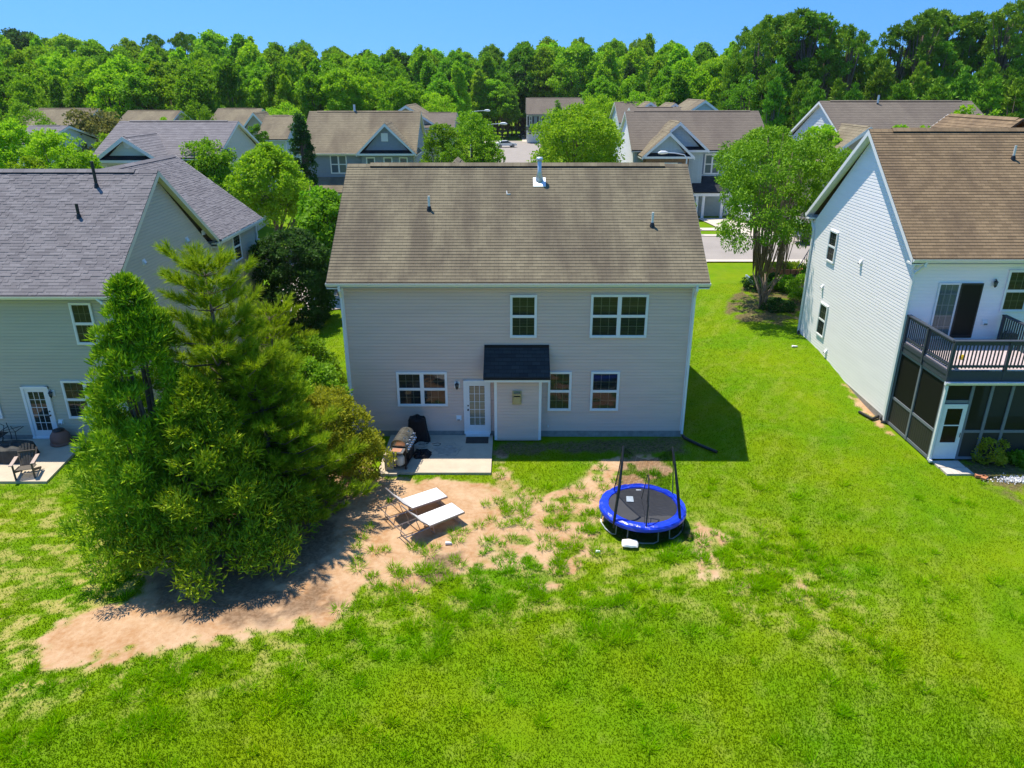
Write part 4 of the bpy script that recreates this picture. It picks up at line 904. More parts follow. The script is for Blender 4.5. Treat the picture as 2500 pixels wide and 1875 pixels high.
def conifer(name, label, cat, seed, H, Rr, loc, style='pine', zb=.3, nw=26, pb=7, mk='lf_pine', group=None, nn=20, nlen=.16, nwid=.006, dens=1.0, prof=None, lean=(0, 0), smin=.35, spread=.5):
    rs = np.random.RandomState(seed); rt = thing(name, loc, label, cat, group); mb = MB(); tr = H * .016 + .03
    path = [(lean[0] * t * t, lean[1] * t * t, H * t * .97) for t in (0, .25, .5, .75, 1)]; mb.tube([(p[0], p[1], p[2] - (.3 if i == 0 else 0)) for i, p in enumerate(path)], [tr * 1.3, tr, tr * .75, tr * .45, .015], 8)
    TC, TD = [], []
    for i in range(nw):
        t = (i + .5 * rs.rand()) / nw; z = zb + (H - zb) * t; L = Rr * (prof(t) if prof else (1 - t) ** .7) 
        for k in range(pb):
            a = k * 2 * math.pi / pb + i * 1.7 + rs.rand() * .5; l = L * (.62 + .5 * rs.rand()) * (1 + .2 * math.sin(2 * a + seed + z * 1.1) + .14 * math.sin(3.3 * z + 2 * seed + a)); b0 = np.array([lean[0] * t * t, lean[1] * t * t, z - .1 * rs.rand()])
            up = (.45 if style == 'pine' else .15) * (.5 + t); dr = np.array([math.cos(a), math.sin(a), 0])
            p1 = b0 + dr * l * .55 + np.array([0, 0, l * up * .25]); p2 = b0 + dr * l + np.array([0, 0, l * up * (.9 if style == 'pine' else .5)])
            mb.tube([tuple(b0), tuple(p1), tuple(p2)], [max(.012, tr * .3 * (1 - t * .6)), max(.009, .014 * l), .006], 4)
            side = np.array([-dr[1], dr[0], 0]); n_ = max(2, int(dens * (4 + 9 * l)))
            for j in range(n_):
                s = smin + (1 - smin) * (j + rs.rand()) / n_; c = b0 * (1 - s) + p2 * s + np.array([0, 0, -.12 * l * 4 * s * (1 - s) * .5]); w_ = (1.05 - s) * l * .42
                for sg in (-1, 1):
                    e = c + side * sg * w_ * rs.rand() + np.array([0, 0, .12 * rs.rand()]); TC.append(e); TD.append(unit(dr * .8 + side * sg * .55 + np.array([0, 0, .95 if style == 'pine' else .85]) + rs.randn(3) * .18))
            TC.append(p2); TD.append(unit(dr + np.array([0, 0, .9])))
    TC.append(np.array([lean[0], lean[1], H * .98])); TD.append(np.array([0, 0, 1.]))
    TC = np.array(TC); TD = np.array(TD); N = len(TC) * nn; ci = np.repeat(np.arange(len(TC)), nn)
    fr = rs.rand(N); sh = nlen * (1.5 if style == 'pine' else 1.9)
    base = TC[ci] + TD[ci] * (fr * sh)[:, None]; A = TD[ci] + unit(rs.randn(N, 3)) * spread
    me = needle_mesh('foliage', base, A, nlen * (.7 + .5 * rs.rand(N)), nwid, M[mk], rs); o = bpy.data.objects.new('foliage', me); COL.objects.link(o); o.parent = rt
    mb.build('trunk', M['bark'], rt, True); return rt

# conifer group beside the patio
broad_tree('conifer_tree', 'dense narrow evergreen with soft sprays, leftmost of the big clump', 'tree', 11, 7.8, 2.25, .0, 250, 240, .2, 'lf_crypt', 'spire', 1, None, 'bark', -.45, .19, .095, (-9.75, 18.1, 0), .2, 1, .8)
conifer('pine_tree', 'tall long needled pine in front of the grey green house side wall', 'tree', 12, 7.9, 2.5, (-8.0, 19.2, 0), 'pine', .8, 15, 6, 'lf_pine', None, 80, .25, .010, .34, lambda t: .2 + .98 * (1 - t) ** .7 * (.75 + .25 * math.sin(t * 14)), (-.25, .2), .3, .75)
conifer('pine_tree', 'lower pine leaning out on the right side of the evergreen clump', 'tree', 13, 5.2, 1.8, (-7.1, 19.3, 0), 'pine', .2, 16, 6, 'lf_pine', None, 70, .22, .010, .42, lambda t: .25 + .9 * (1 - t) ** .6, (-.2, 0), .3, .75)
broad_tree('conifer_tree', 'low dark evergreen skirt at front of the clump over the bare clay', 'tree', 14, 5.3, 2.25, .0, 230, 240, .2, 'lf_crypt', 'spire', 1, None, 'bark', -.35, .19, .095, (-8.3, 17.6, 0), .2, 1, .8)
broad_tree('shrub', 'olive green wispy shrub beside the patio grill', 'shrub', 21, 3.2, 1.8, .0, 190, 190, .12, 'lf_olive', 'bush', 6, None, 'bark', -.3, .18, .22, (-6.35, 21.5, 0), .5, 1, 1.4)
conifer('conifer_tree', 'low dark conifer between the olive shrub and the pines', 'tree', 16, 4.3, 1.7, (-7.4, 20.3, 0), 'spray', .0, 15, 8, 'lf_crypt', None, 40, .20, .014, .45, lambda t: (1 - t) ** .45 + .05, (0, 0), .35, .42)
broad_tree('shrub', 'dark glossy shrub at the left corner of the taupe house', 'shrub', 22, 3.4, 1.15, .0, 110, 140, .12, 'lf_mid', 'bush', 5, None, 'bark', -.1, .26, .3, (-7.2, 24.2, 0))
broad_tree('shrub', 'bronze tinged shrub between the pine and the taupe house', 'shrub', 23, 4.1, 1.3, .0, 80, 120, .10, 'lf_bronze', 'bush', 5, None, 'bark', -.1, .26, .3, (-8.9, 23.6, 0))
conifer('pine_tree', 'small young pine behind the clump near the side lawn', 'tree', 15, 4.6, 1.5, (-9.0, 26.2, 0), 'pine', .2, 12, 6, 'lf_pine', None, 60, .22, .010, .4, lambda t: .25 + .9 * (1 - t) ** .6)
broad_tree('holly_shrub', 'big very dark green shrub at far corner of the grey green house', 'shrub', 24, 5.4, 1.95, .0, 190, 150, .16, 'lf_dark', 'bush', 3, None, 'bark', 0, .24, .36, (-12.1, 40.2, -.3), .3, .4)
broad_tree('shrub', 'small dark hedge shrub against the left front corner of the taupe house', 'shrub', 25, 2.2, .8, .0, 40, 80, .12, 'lf_mid', 'bush', 4, None, 'bark', 0, .3, .34, (-6.9, 33.5, -.1))
broad_tree('street_tree', 'leafy green tree just left of the taupe roof', 'tree', 26, 6.7, 2.3, .8, 150, 130, .22, 'lf_mid', 'oval', 1, None, 'bark', .1, .22, .4, (-11.2, 46.5, -.3), .4)
broad_tree('multi_stem_tree', 'feathery light green tree with many slim stems near the white house', 'tree', 27, 10.0, 3.85, 2.3, 240, 110, .17, 'lf_pist', 'vase', 12, None, 'barklight', .35, .125, .22, (14.2, 40.3, .5), .3, .36, 2.2)
broad_tree('multi_stem_tree', 'second feathery tree behind the many stemmed one, closer to the street', 'tree', 28, 9.6, 3.2, 3.0, 170, 110, .19, 'lf_pist', 'vase', 7, None, 'barklight', .25, .15, .22, (16.2, 47.6, .7), .3, .4, 1.8)

broad_tree('shrub', 'mid green leafy shrub filling the gap between the pine and the side lawn', 'shrub', 29, 3.6, 1.5, .0, 130, 130, .12, 'lf_mid', 'bush', 5, None, 'bark', -.1, .24, .3, (-8.0, 26.3, 0))
# planted bushes by the white house
def bush(px, py, z, r, h, mk, label, seed, ls=.11, name='shrub'):
    p = Pz(px, py, z); return broad_tree(name, label, 'shrub', seed, h, r, 0, 45, 80, ls, mk, 'bush', 3, None, 'bark', 0, .3, .34, (p.x, p.y, z - .05))
bush(1848, 715, .5, .75, 1.1, 'lf_dark', 'dark shrub in the bed left of the slim stemmed tree base', 31)
bush(1915, 712, .6, .65, 1.1, 'lf_bright', 'small bright lime green bush in the bed under the feathery tree', 32)
bush(1888, 700, .6, .45, .9, 'lf_dark', 'small dark bush between the lime bush and the tree stems', 33)
bush(1960, 740, .5, .9, 1.7, 'lf_mid', 'tall green bush against the far corner of the white house', 34)
bush(1900, 765, .4, .8, .8, 'lf_dark', 'low dark bush in front of the lime green one', 35)
bush(1990, 690, .6, .8, 1.9, 'lf_mid', 'leafy bush beyond the white house corner by the dark handrail', 36)
bush(2405, 1120, 0, .62, 1.0, 'lf_olive', 'feathery yellow green shrub beside the porch door', 37, .08)
bush(2490, 1125, 0, .45, .45, 'lf_mid', 'low leafy hosta at right edge beside the porch shrub', 38, .16, 'hosta')
bush(1868, 693, .6, .35, .6, 'lf_bronze', 'bronze leaved small plant behind the stems', 39)

# individually placed trees beyond
def placed(name, px, apex, hw, Yd, kind, label, seed, mk, zbf=.2, nc=110, nl=80, shape='round', ls=.035, stems=1, crs=.25, cat='tree'):
    z0 = gz(Py(px, apex, Yd).x, Yd); top = Py(px, apex, Yd); H = top.z - z0; dep = Yd * CT + (CH - H * .6) * ST; Rr = hw / FPX * dep
    return broad_tree(name, label, cat, seed, H, Rr, H * zbf, nc, nl, max(.18, Rr * ls * 2), mk, shape, stems, None, 'bark', .05, crs * .85, .36, (top.x, Yd, z0), .45)
placed('round_tree', 650, 352, 84, 60, 0, 'rounded yellow green tree between grey green house and taupe house', 41, 'lf_yellow2', .12, 240, 130, 'round')
placed('round_tree', 500, 340, 80, 63, 0, 'domed green tree behind the purple roof wing', 42, 'lf_bright', .10, 200, 120)
placed('round_tree', 1418, 256, 108, 74, 0, 'large round green tree right of the side street', 43, 'lf_bright', .12, 260, 110, 'round', .026)
placed('leafy_tree', 1150, 268, 58, 80, 0, 'dark leafy tree left of the side street', 44, 'lf_mid', .15, 130, 90)
placed('leafy_tree', 1075, 300, 55, 76, 0, 'leafy tree against right side of the blue grey house', 45, 'lf_mid', .1, 110, 90)
placed('leafy_tree', 1190, 330, 45, 78, 0, 'small leafy tree by the kerb of the side street', 46, 'lf_mid', .2, 80, 90)
placed('evergreen_tree', 728, 272, 42, 76, 0, 'dark evergreen at left wall of the blue grey house', 47, 'lf_dark', .02, 130, 90, 'cone')
placed('leafy_tree', 770, 455, 48, 50, 0, 'bushy maple partly behind the left end of the taupe roof', 48, 'lf_mid', .15, 120, 100)
placed('round_tree', 1065, 222, 55, 118, 0, 'yellow green round tree behind the blue grey house roof', 49, 'lf_yellow2', .1, 90, 70)
placed('round_tree', 1470, 222, 55, 125, 0, 'light green round tree at wood edge beyond the big round tree', 50, 'lf_yellow2', .1, 90, 70)
placed('round_tree', 1560, 222, 60, 118, 0, 'yellow tinted round tree above the brown roofs on the right', 51, 'lf_yellow2', .1, 90, 70)
placed('leafy_tree', 805, 148, 66, 138, 0, 'tall yellow green tree standing out at wood edge left of centre', 52, 'lf_yellow2', .1, 110, 80, 'cone')
placed('leafy_tree', 312, 235, 48, 128, 0, 'very dark tree standing at the wood edge on the left', 53, 'lf_dark', .05, 90, 80, 'cone')
placed('leafy_tree', 225, 262, 90, 84, 0, 'broad dark green tree in front of the far left brown roof', 54, 'lf_bronze', .1, 120, 80)
placed('leafy_tree', 270, 325, 58, 66, 0, 'leafy tree left of the white gable with round vent', 55, 'lf_bright', .1, 110, 90)
placed('leafy_tree', 120, 312, 75, 56, 0, 'leafy bright tree rising behind the grey green house roof', 56, 'lf_bright', .1, 150, 100)
placed('leafy_tree', 25, 290, 70, 58, 0, 'leafy bright tree at left edge behind the grey green house roof', 57, 'lf_bright', .1, 150, 100)
placed('leafy_tree', 180, 365, 60, 52, 0, 'low leafy tree close behind the long purple grey ridge', 58, 'lf_bright', .1, 120, 90)
placed('leafy_tree', 65, 375, 60, 51, 0, 'low leafy tree at far left close behind the ridge', 59, 'lf_bright', .1, 120, 90)
placed('leafy_tree', 45, 240, 60, 100, 0, 'dark tree at left edge above the bright leafy ones', 60, 'lf_mid', .1, 90, 80)
placed('leafy_tree', 480, 250, 55, 92, 0, 'dark green tree between the two far brown roofs on the left', 61, 'lf_mid', .05, 90, 80)
placed('leafy_tree', 400, 275, 28, 98, 0, 'small yellow green tree in front of a far brown roof', 62, 'lf_yellow2', .05, 50, 60)
placed('leafy_tree', 622, 300, 30, 84, 0, 'small green tree beside the pale gable end', 63, 'lf_mid', .05, 60, 70)
placed('leafy_tree', 690, 250, 60, 110, 0, 'light green tree behind the small pale house', 64, 'lf_bright', .1, 90, 80)
placed('leafy_tree', 1362, 238, 20, 160, 0, 'narrow green tree in front of the garage house', 65, 'lf_mid', .02, 60, 60, 'cone')
placed('leafy_tree', 2010, 295, 60, 62, 0, 'feathery yellow green tree top left of the far white gable', 66, 'lf_bright', .2, 90, 80)
placed('leafy_tree', 2200, 292, 30, 50, 0, 'yellow green tree top just above the tan ridge', 67, 'lf_yellow2', .4, 50, 60)
placed('leafy_tree', 2265, 300, 35, 50, 0, 'second yellow green tree top above the tan ridge', 68, 'lf_yellow2', .4, 50, 60)
placed('leafy_tree', 2370, 255, 40, 52, 0, 'yellow green tree top left of the hipped roof peak', 69, 'lf_yellow2', .4, 60, 60)
placed('leafy_tree', 2440, 262, 45, 54, 0, 'yellow green tree top at right above the hipped roof', 70, 'lf_yellow2', .4, 60, 60)
placed('leafy_tree', 1830, 180, 60, 112, 0, 'broad dark layered tree in front of the pines', 71, 'lf_mid', .05, 90, 80)
placed('leafy_tree', 1010, 262, 40, 108, 0, 'leafy tree touching right end of the blue grey house ridge', 72, 'lf_bright', .05, 60, 70)
placed('shrub', 1665, 470, 30, 66, 0, 'green shrub at front door of the light blue house', 73, 'lf_mid', .0, 40, 70, cat='shrub')
placed('shrub', 700, 372, 30, 74, 0, 'dark evergreen shrub below the blue grey house corner', 75, 'lf_dark', .0, 50, 70, cat='shrub')
placed('leafy_tree', 1100, 345, 40, 70, 0, 'bushy green tree just above the centre ridge', 76, 'lf_mid', .0, 70, 70)
fl_ = placed('crape_myrtle', 928, 390, 14, 74, 0, 'pink flowering tree top in front of the blue grey house', 74, 'pink', .3, 20, 50)

# the wood
def archetype(name, kind, seed):
    if kind == 'oval': t = broad_tree(name, 'x', 'tree', seed, 18, 4.1, 2, 150, 100, .47, 'lf_mid', 'oval', 1, None, 'bark', .05, .20, .34, (0, 0, 0), .75, .7, 1.6)
    elif kind == 'round': t = broad_tree(name, 'x', 'tree', seed, 18, 4.9, 2, 160, 100, .47, 'lf_mid', 'round', 1, None, 'bark', .05, .18, .34, (0, 0, 0), .75, .7, 1.6)
    elif kind == 'cone': t = broad_tree(name, 'x', 'tree', seed, 18, 4.0, 1, 150, 100, .47, 'lf_mid', 'cone', 1, None, 'bark', .05, .19, .34, (0, 0, 0), .75, .7, 1.6)
    elif kind == 'tall_pine': t = broad_tree(name, 'x', 'tree', seed, 24, 4.0, 12, 46, 130, .6, 'lf_pinefar', 'round', 1, None, 'bark', -.1, .18, .16, (0, 0, 0), .3, 1, 1.8)
    else: t = broad_tree(name, 'x', 'tree', seed, 14, 2.6, .5, 110, 60, .55, 'lf_pinefar', 'cone', 1, None, 'bark', -.6, .17, .16, (0, 0, 0), .4)
    return t
ARCH = {}
for k, seeds in (('oval', (101, 102, 103)), ('round', (104, 105, 106)), ('cone', (107, 108)), ('tall_pine', (109, 110, 111)), ('young_pine', (112, 113))):
    ARCH[k] = [archetype({'tall_pine': 'pine_tree', 'young_pine': 'young_pine_tree'}.get(k, 'forest_tree'), k, s) for s in seeds]
HH = {'oval': 18, 'round': 18, 'cone': 18, 'tall_pine': 24, 'young_pine': 14}
LAB = {'lf_mid': 'mid green leafy tree in the dense wood beyond the houses', 'lf_bright': 'bright green leafy tree in the dense wood beyond the houses', 'lf_dark': 'dark green tree in the dense wood beyond the houses',
       'lf_yellow2': 'yellow green leafy tree in the dense wood beyond the houses', 'tall_pine': 'tall dark pine with bare trunk rising above the wood', 'young_pine': 'young pine in the dense stand behind the houses on the right'}
used = set(); nforest = 0
def skyline(px):
    return float(np.interp(px, [-200, 0, 60, 130, 200, 290, 340, 500, 620, 700, 900, 1050, 1150, 1300, 1480, 1700, 2600], [85, 78, 72, 78, 80, 92, 96, 88, 80, 98, 112, 122, 118, 100, 92, 104, 110]))
rs = np.random.RandomState(5)
def plant(px, Yd, top, kind, mk=None, sxy=1.0):
    global nforest
    if 1175 < px < 1450 and Yd < 196: return
    if 1235 < px < 1440 and Yd < 209: Yd += 9
    x_ = (px - 1250) / FPX * (Yd * CT + 3); z0 = gz(x_, Yd); H = Py(px, top, Yd).z - z0; s = H / HH[kind]
    A = ARCH[kind][rs.randint(len(ARCH[kind]))]
    key = kind if kind in LAB else mk
    mats = {'crown': M[mk]} if mk and kind in ('oval', 'round', 'cone') else None
    sx = s * sxy * (.72 + .42 * rs.rand())
    r = A if A not in used and not mats else None
    if r is None: r = copy_tree(A, (x_, Yd, z0), rs.rand() * 6.28, (sx, sx, s), mats=mats)
    else: used.add(A); r.location = (x_, Yd, z0); r.scale = (sx, sx, s); r.rotation_euler.z = rs.rand() * 6
    zone = 'far left' if px < 420 else 'left' if px < 985 else 'centre' if px < 1640 else 'right' if px < 2100 else 'far right'
    r['label'] = LAB[key].replace(' beyond the houses', '').replace(' behind the houses on the right', ' behind the houses') + ', %s of the photo' % zone; r['group'] = '%s: ' % zone + {'tall_pine': 'tall pines above the wood', 'young_pine': 'young pines in the stand on the right'}.get(kind, {'lf_mid': 'mid green trees of the wood', 'lf_bright': 'bright green trees of the wood', 'lf_dark': 'dark trees of the wood', 'lf_yellow2': 'yellow green trees of the wood'}.get(mk))
    nforest += 1
def pickmk():
    u = rs.rand(); return 'lf_mid' if u < .34 else 'lf_bright' if u < .82 else 'lf_dark' if u < .89 else 'lf_yellow2'
rows = [(126, .0, 2600, 4.5), (138, .22, 2600, 4.9), (154, .45, 2600, 5.5), (174, .68, 2600, 6.4), (202, .88, 2600, 7.6), (240, 1.0, 2600, 9.)]
for Yd, f, pm, sp in rows:
    dpx = sp / (Yd * CT + 3) * FPX; px = -110 + rs.rand() * 20
    while px < 2610:
        p_ = px + rs.randn() * dpx * .15; yj = Yd + rs.randn() * 3.0
        mid = 985 < p_ < 1600
        if mid and Yd < 200: px += dpx; continue
        if p_ > 1780 and Yd > 150: px += dpx * 2; continue
        top = skyline(p_) * f + (1 - f) * (178 if p_ < 1000 else 175) + rs.randn() * (5 + 9 * (1 - f))
        if p_ > 1780:
            if rs.rand() < .9: plant(p_, yj, 150 + rs.randn() * 14, 'young_pine', None, 1.15)
        elif f > .85 and p_ < 620 and rs.rand() < .4: plant(p_, yj + 6, top - 10, 'tall_pine')
        else: plant(p_, yj, top + rs.randn() * (5 if f < .8 else 1.5), ['oval', 'cone', 'round', 'round', 'oval'][rs.randint(5)], pickmk(), .95)
        px += dpx
for Yd, f, sp in ((200, .1, 6.5), (216, .45, 7.5), (234, .75, 8.5), (264, 1, 10)):
    dpx = sp / (Yd * CT + 3) * FPX; px = 985
    while px < 1640: plant(px + rs.randn() * 8, Yd + rs.randn() * 3, 185 * (1 - f) + skyline(px) * f + rs.randn() * 6, ['oval', 'round', 'cone'][rs.randint(3)], pickmk()); px += dpx
for Yd, tp in ((98, 205), (110, 165), (122, 135)):
    dpx = 5.2 / (Yd * CT + 3) * FPX; px = 1870 if Yd < 115 else 1800
    while px < 2600: plant(px + rs.randn() * 10, Yd + rs.randn() * 2, tp + rs.randn() * 12 - (px - 1900) * .02, 'young_pine', None, 1.2); px += dpx
for px, tp in ((1800, 66), (1828, 50), (1850, 36), (1885, 38), (1918, 22), (1945, 30), (1970, 50), (2010, 62), (2045, 60), (2070, 84), (1865, 90), (1930, 95), (1985, 110), (1810, 120),
               (2160, 58), (2205, 28), (2235, 22), (2275, 42), (2325, 28), (2355, 36), (2405, 4), (2440, 26), (2475, 0), (2510, -20), (2180, 90), (2250, 100), (2300, 90), (2385, 70), (2450, 80)):
    plant(px, 128 + rs.randn() * 4, tp, 'tall_pine', None, 1.0)
for px_, Yd, tp in ((1182, 197, 205), (1203, 199, 190), (1226, 198, 212), (1250, 200, 196), (1272, 212, 190), (1215, 205, 170), (1240, 207, 165), (1190, 204, 178)): plant(px_, Yd, tp, ['round', 'cone'][rs.randint(2)], ['lf_mid', 'lf_bright'][rs.randint(2)], 1.25)
for px0_, px1_, Yd, tp in ((985, 1140, 128, 196), (1000, 1140, 146, 172), (1470, 1640, 136, 200), (1460, 1640, 152, 178), (1465, 1650, 172, 150), (985, 1150, 170, 152)):
    px = px0_
    while px < px1_: plant(px, Yd + rs.randn() * 2, tp + rs.randn() * 7, ['oval', 'cone'][rs.randint(2)], pickmk(), 1.0); px += 6.0 / (Yd * CT + 3) * FPX
for k in ARCH:
    for A in ARCH[k]:
        if A not in used:
            for c in list(A.children): bpy.data.objects.remove(c)
            bpy.data.objects.remove(A)


# ------------------------------------------------------------------ houses beyond
def far_house(name, label, px0, px1, pr, pe, Yd, depth, wall, roof, base=None, zsh=0, vent=True, found=False, course=.22, orr=.3):
    """gabled house with its ridge along x; eave line seen at pe, ridge at pr between px0 and px1"""
    ye = Yd - .4; ym = Yd + depth / 2
    a, b = Py(px0, pr, ym), Py(px1, pr, ym); e = Py((px0 + px1) / 2, pe, ye)
    x0, x1 = a.x + orr, b.x - orr; zr, ze = a.z, e.z; zb = gz((x0 + x1) / 2, Yd) if base is None else base
    rt = thing(name, (0, 0, 0), label, 'house')
    FR, ro = gable_shell(rt, x0, x1, Yd, Yd + depth, zb, ze - .2, zr, ze, .4, orr, wall, roof, vent=vent, course=course, found=found, rc=.3)
    return rt, FR, (x0, x1, ze, zr, zb)
# blue grey house behind the left half of the ridge
rt, FR, (x0, x1, ze, zr, zb) = far_house('house', 'blue grey house with brown roof and one front gable, left of the side street', 755, 1028, 272, 375, 81, 11, 'bluegrey', 'roof_far')
f = lambda px, py: Py(px, py, 81)
far_window(rt, FR['near'], f(804, 0).x - x0, f(845, 0).x - x0, f(820, 424).z, f(820, 378).z, 2)
gutter(rt, (x0 - .3, 80.58, ze), (f(880, 0).x, 80.58, ze)); mb = MB(); mb.beam((x0 + .05, 80.8, ze - .1), (x0 + .05, 80.8, zb), .16, .16); mb.build('downspout', M['white'], rt)
c = f(947, 0).x; hw = (f(1008, 0).x - f(884, 0).x) / 2; top = Py(945, 301, 80)
FG = y_wing(rt, c, hw, 80.2, 84.5, ze + .02, top.z, .45, .45, 'bluegrey', 'roof_far', zb, ze - .15, near=True, dark_band=True, rc=.3)
for a, b in ((896, 918), (938, 960), (976, 997)): far_window(rt, FG, f(a, 0).x - c + hw, f(b, 0).x - c + hw, f(900, 426).z, f(900, 382).z, 1)
mb = MB(); g0 = f(936, 0).x - c + hw; g1 = f(952, 0).x - c + hw; mb.fb(FG, g0, g1, f(945, 344).z, f(945, 324).z, 0, .08); mb.build('attic_louvre', M['white'], rt)
mb = MB(); z0 = f(800, 432).z; roof_plane(mb, (x0 - .4, 78.6, z0 - 1.3), (f(884, 0).x, 78.6, z0 - 1.3), (f(884, 0).x, 80.95, z0), (x0 - .4, 80.95, z0), .3); mb.build('porch_roof', M['roof_far'], rt)
mb = MB(); mb.box(x0 - .35, f(884, 0).x, 78.7, 78.85, z0 - 1.65, z0 - 1.32)
for xx in (x0, x0 + 2.5, x0 + 5): mb.box(xx - .12, xx + .12, 78.7, 78.94, zb, z0 - 1.65)
mb.build('porch_frame', M['white'], rt)
p = Py(766, 268, 88); pipe_vent(rt, (Py(868, 272, 87).x, 86.5, zr - .1), .8, 'galv', .12)
# light blue house with nested gables, right of centre
rt, FR, (x0, x1, ze, zr, zb) = far_house('house', 'light blue house with two nested front gables, right of the big round tree', 1526, 1852, 271, 366, 76, 11, 'lightblue', 'roof_fargrey')
f = lambda px, py: Py(px, py, 76)
w_ = MB(); siding(w_, Fr((x0 - .03, 76, 0), (0, 1, 0), (-1, 0, 0)), zb, zr - .25, lambda z: (0, 11) if z < ze else ((z - ze) / (zr - ze) * 5.5, 11 - (z - ze) / (zr - ze) * 5.5), .2); w_.build('side_wall', M['whitesid'], rt)
S = Fr((x0 - .03, 76, 0), (0, 1, 0), (-1, 0, 0))
for a0 in (2.2, 4.6): far_window(rt, S, a0, a0 + .9, 3.4, 5.0, 1)
c = f(1648, 0).x; hw = (f(1712, 0).x - f(1584, 0).x) / 2; top = Py(1637, 297, 75)
FB = y_wing(rt, c, hw, 75.0, 79.5, ze + .02, top.z, .45, .45, 'board', 'roof_far', zb, ze - .15, near=True, dark_band=True, rc=.3)
c2 = f(1618, 0).x; hw2 = (f(1668, 0).x - f(1566, 0).x) / 2; top2 = Py(1621, 322, 73.4)
FG = y_wing(rt, c2, hw2, 73.4, 77, ze - .45, top2.z, .45, .45, 'board', 'roof_far', ze - .6, ze - .6, near=True, dark_band=True, rc=.3)
mb = MB(); mb.box(c2 - hw2, c2 + hw2, 73.4, 75, zb - .3, ze - .62); mb.build('brick_bay', M['brick'], rt)
far_window(rt, Fr((c2 - hw2, 73.4, 0), (1, 0, 0), (0, -1, 0)), hw2 - 1.0, hw2 + 1.0, ze - 2.3, ze - 1.0, 2, 'shutterblue')
far_window(rt, FR['near'], f(1722, 0).x - x0, f(1760, 0).x - x0, f(0, 425).z, f(0, 376).z, 2, 'shutterblue')
mb = MB(); z0 = f(0, 432).z; roof_plane(mb, (f(1690, 0).x, 73.8, z0 - 1.2), (f(1775, 0).x, 73.8, z0 - 1.2), (f(1775, 0).x, 75.95, z0 + .1), (f(1690, 0).x, 75.95, z0 + .1), .3); mb.build('porch_roof', M['roof_black'], rt)
mb = MB()
for px in (1700, 1716, 1762): xx = f(px, 0).x; mb.box(xx - .13, xx + .13, 73.9, 74.15, zb, z0 - 1.3)
mb.box(f(1690, 0).x, f(1775, 0).x, 73.85, 74.0, z0 - 1.6, z0 - 1.22); mb.build('porch_frame', M['white'], rt)
mb = MB(); xx = f(1835, 0).x; mb.box(xx - 2.2, xx + 1.5, 75.85, 75.96, zb + .1, zb + 2.4); mb.build('garage_door', M['white'], rt)
# purple roofed house with the white gable, left
rt, FR, (x0, x1, ze, zr, zb) = far_house('house', 'pale house with purple grey roof and white front gable with round vent, on the left', 292, 582, 296, 385, 62, 11, 'cream', 'roof_purple')
f = lambda px, py: Py(px, py, 62); top = Py(298, 334, 59.6); c = Py(305, 0, 59.6).x; hw = (Py(383, 0, 59.6).x - Py(246, 0, 59.6).x) / 2
FG = y_wing(rt, c, hw, 60, 65.5, Py(300, 393, 59.5).z, top.z, .45, .45, 'whitesid2', 'roof_purple', zb, Py(300, 393, 60).z - .2, near=True, dark_band=True, rc=.3)
mb = MB(); q = Py(311, 351, 59.9); mb.tube([(q.x, 59.98, q.z), (q.x, 59.88, q.z)], [.38, .34], 16); mb.build('round_vent', M['white'], rt)
mb = MB(); z0 = Py(300, 400, 60).z; mb.box(c - hw, c - hw + .35, 59.9, 60, zb, z0); mb.build('corner_trim', M['white'], rt)
far_window(rt, FG, hw - .6, hw + .9, z0 - 1.9, z0 - .45, 1, 'shutterdark')
far_window(rt, FG, hw - 2.6, hw - 1.7, z0 - 1.9, z0 - .45, 1, 'shutterdark')
# plain roofs further off
far_house('house', 'brown roofed house mostly hidden by trees at far left', 72, 240, 265, 318, 105, 11, 'tan', 'roof_far')
rt = far_house('house', 'grey roofed pale house behind leafy trees at left', 70, 168, 307, 352, 74, 10, 'paleblue', 'roof_purple')[0]
far_house('house', 'brown roof with white vent pipe behind the purple grey roof', 312, 442, 270, 315, 104, 11, 'tan', 'roof_far')
rt = far_house('house', 'brown roofed house with small gable left of the small pale house', 532, 642, 265, 312, 104, 11, 'tan', 'roof_far')[0]
q = Py(600, 275, 102); y_wing(rt, Py(622, 275, 103).x, 1.6, 102.5, 108, q.z - 2.2, q.z, .3, .3, 'tan', 'roof_far', q.z - 5, q.z - 2.3, near=True, rc=.3)
far_house('house', 'small pale blue house with brown roof beside the dark evergreen', 648, 724, 282, 340, 90, 9, 'paleblue', 'roof_far')
rt = far_house('house', 'brown roofed house just right of the blue grey house roof', 1030, 1116, 275, 312, 100, 11, 'tan', 'roof_fargrey')[0]
q = Py(998, 256, 104); y_wing(rt, q.x, 3.6, 101, 112, q.z - 2.4, q.z, .3, .3, 'tan', 'roof_far', q.z - 7, q.z - 2.5, near=True, rc=.3)
rt, FR, (x0, x1, ze, zr, zb) = far_house('house', 'grey garage house at the end of the side street with black shutters', 1284, 1424, 239, 279, 182, 14, 'bluegrey', 'roof_fargrey')
f = lambda px: Py(px, 290, 182).x - x0
for a, b in ((1292, 1299), (1316, 1323)): far_window(rt, FR['near'], f(a), f(b), ze - 2.4, ze - .5, 1, 'black', t=.1)
mb = MB(); F = FR['near']; mb.fb(F, f(1288), f(1326), .2, 2.6, .05, .1)
for k in range(4): mb.fb(F, f(1288), f(1326), .2 + k * .6, .23 + k * .6, .1, .115)
o = mb.build('garage_door', M['white'], rt)
mb = MB()
for k in range(4): a = f(1288) + .3 + k * (f(1326) - f(1288) - .2) / 4; mb.fb(F, a, a + .6, 2.1, 2.4, .1, .11)
mb.build('pane', M['dark'], o)
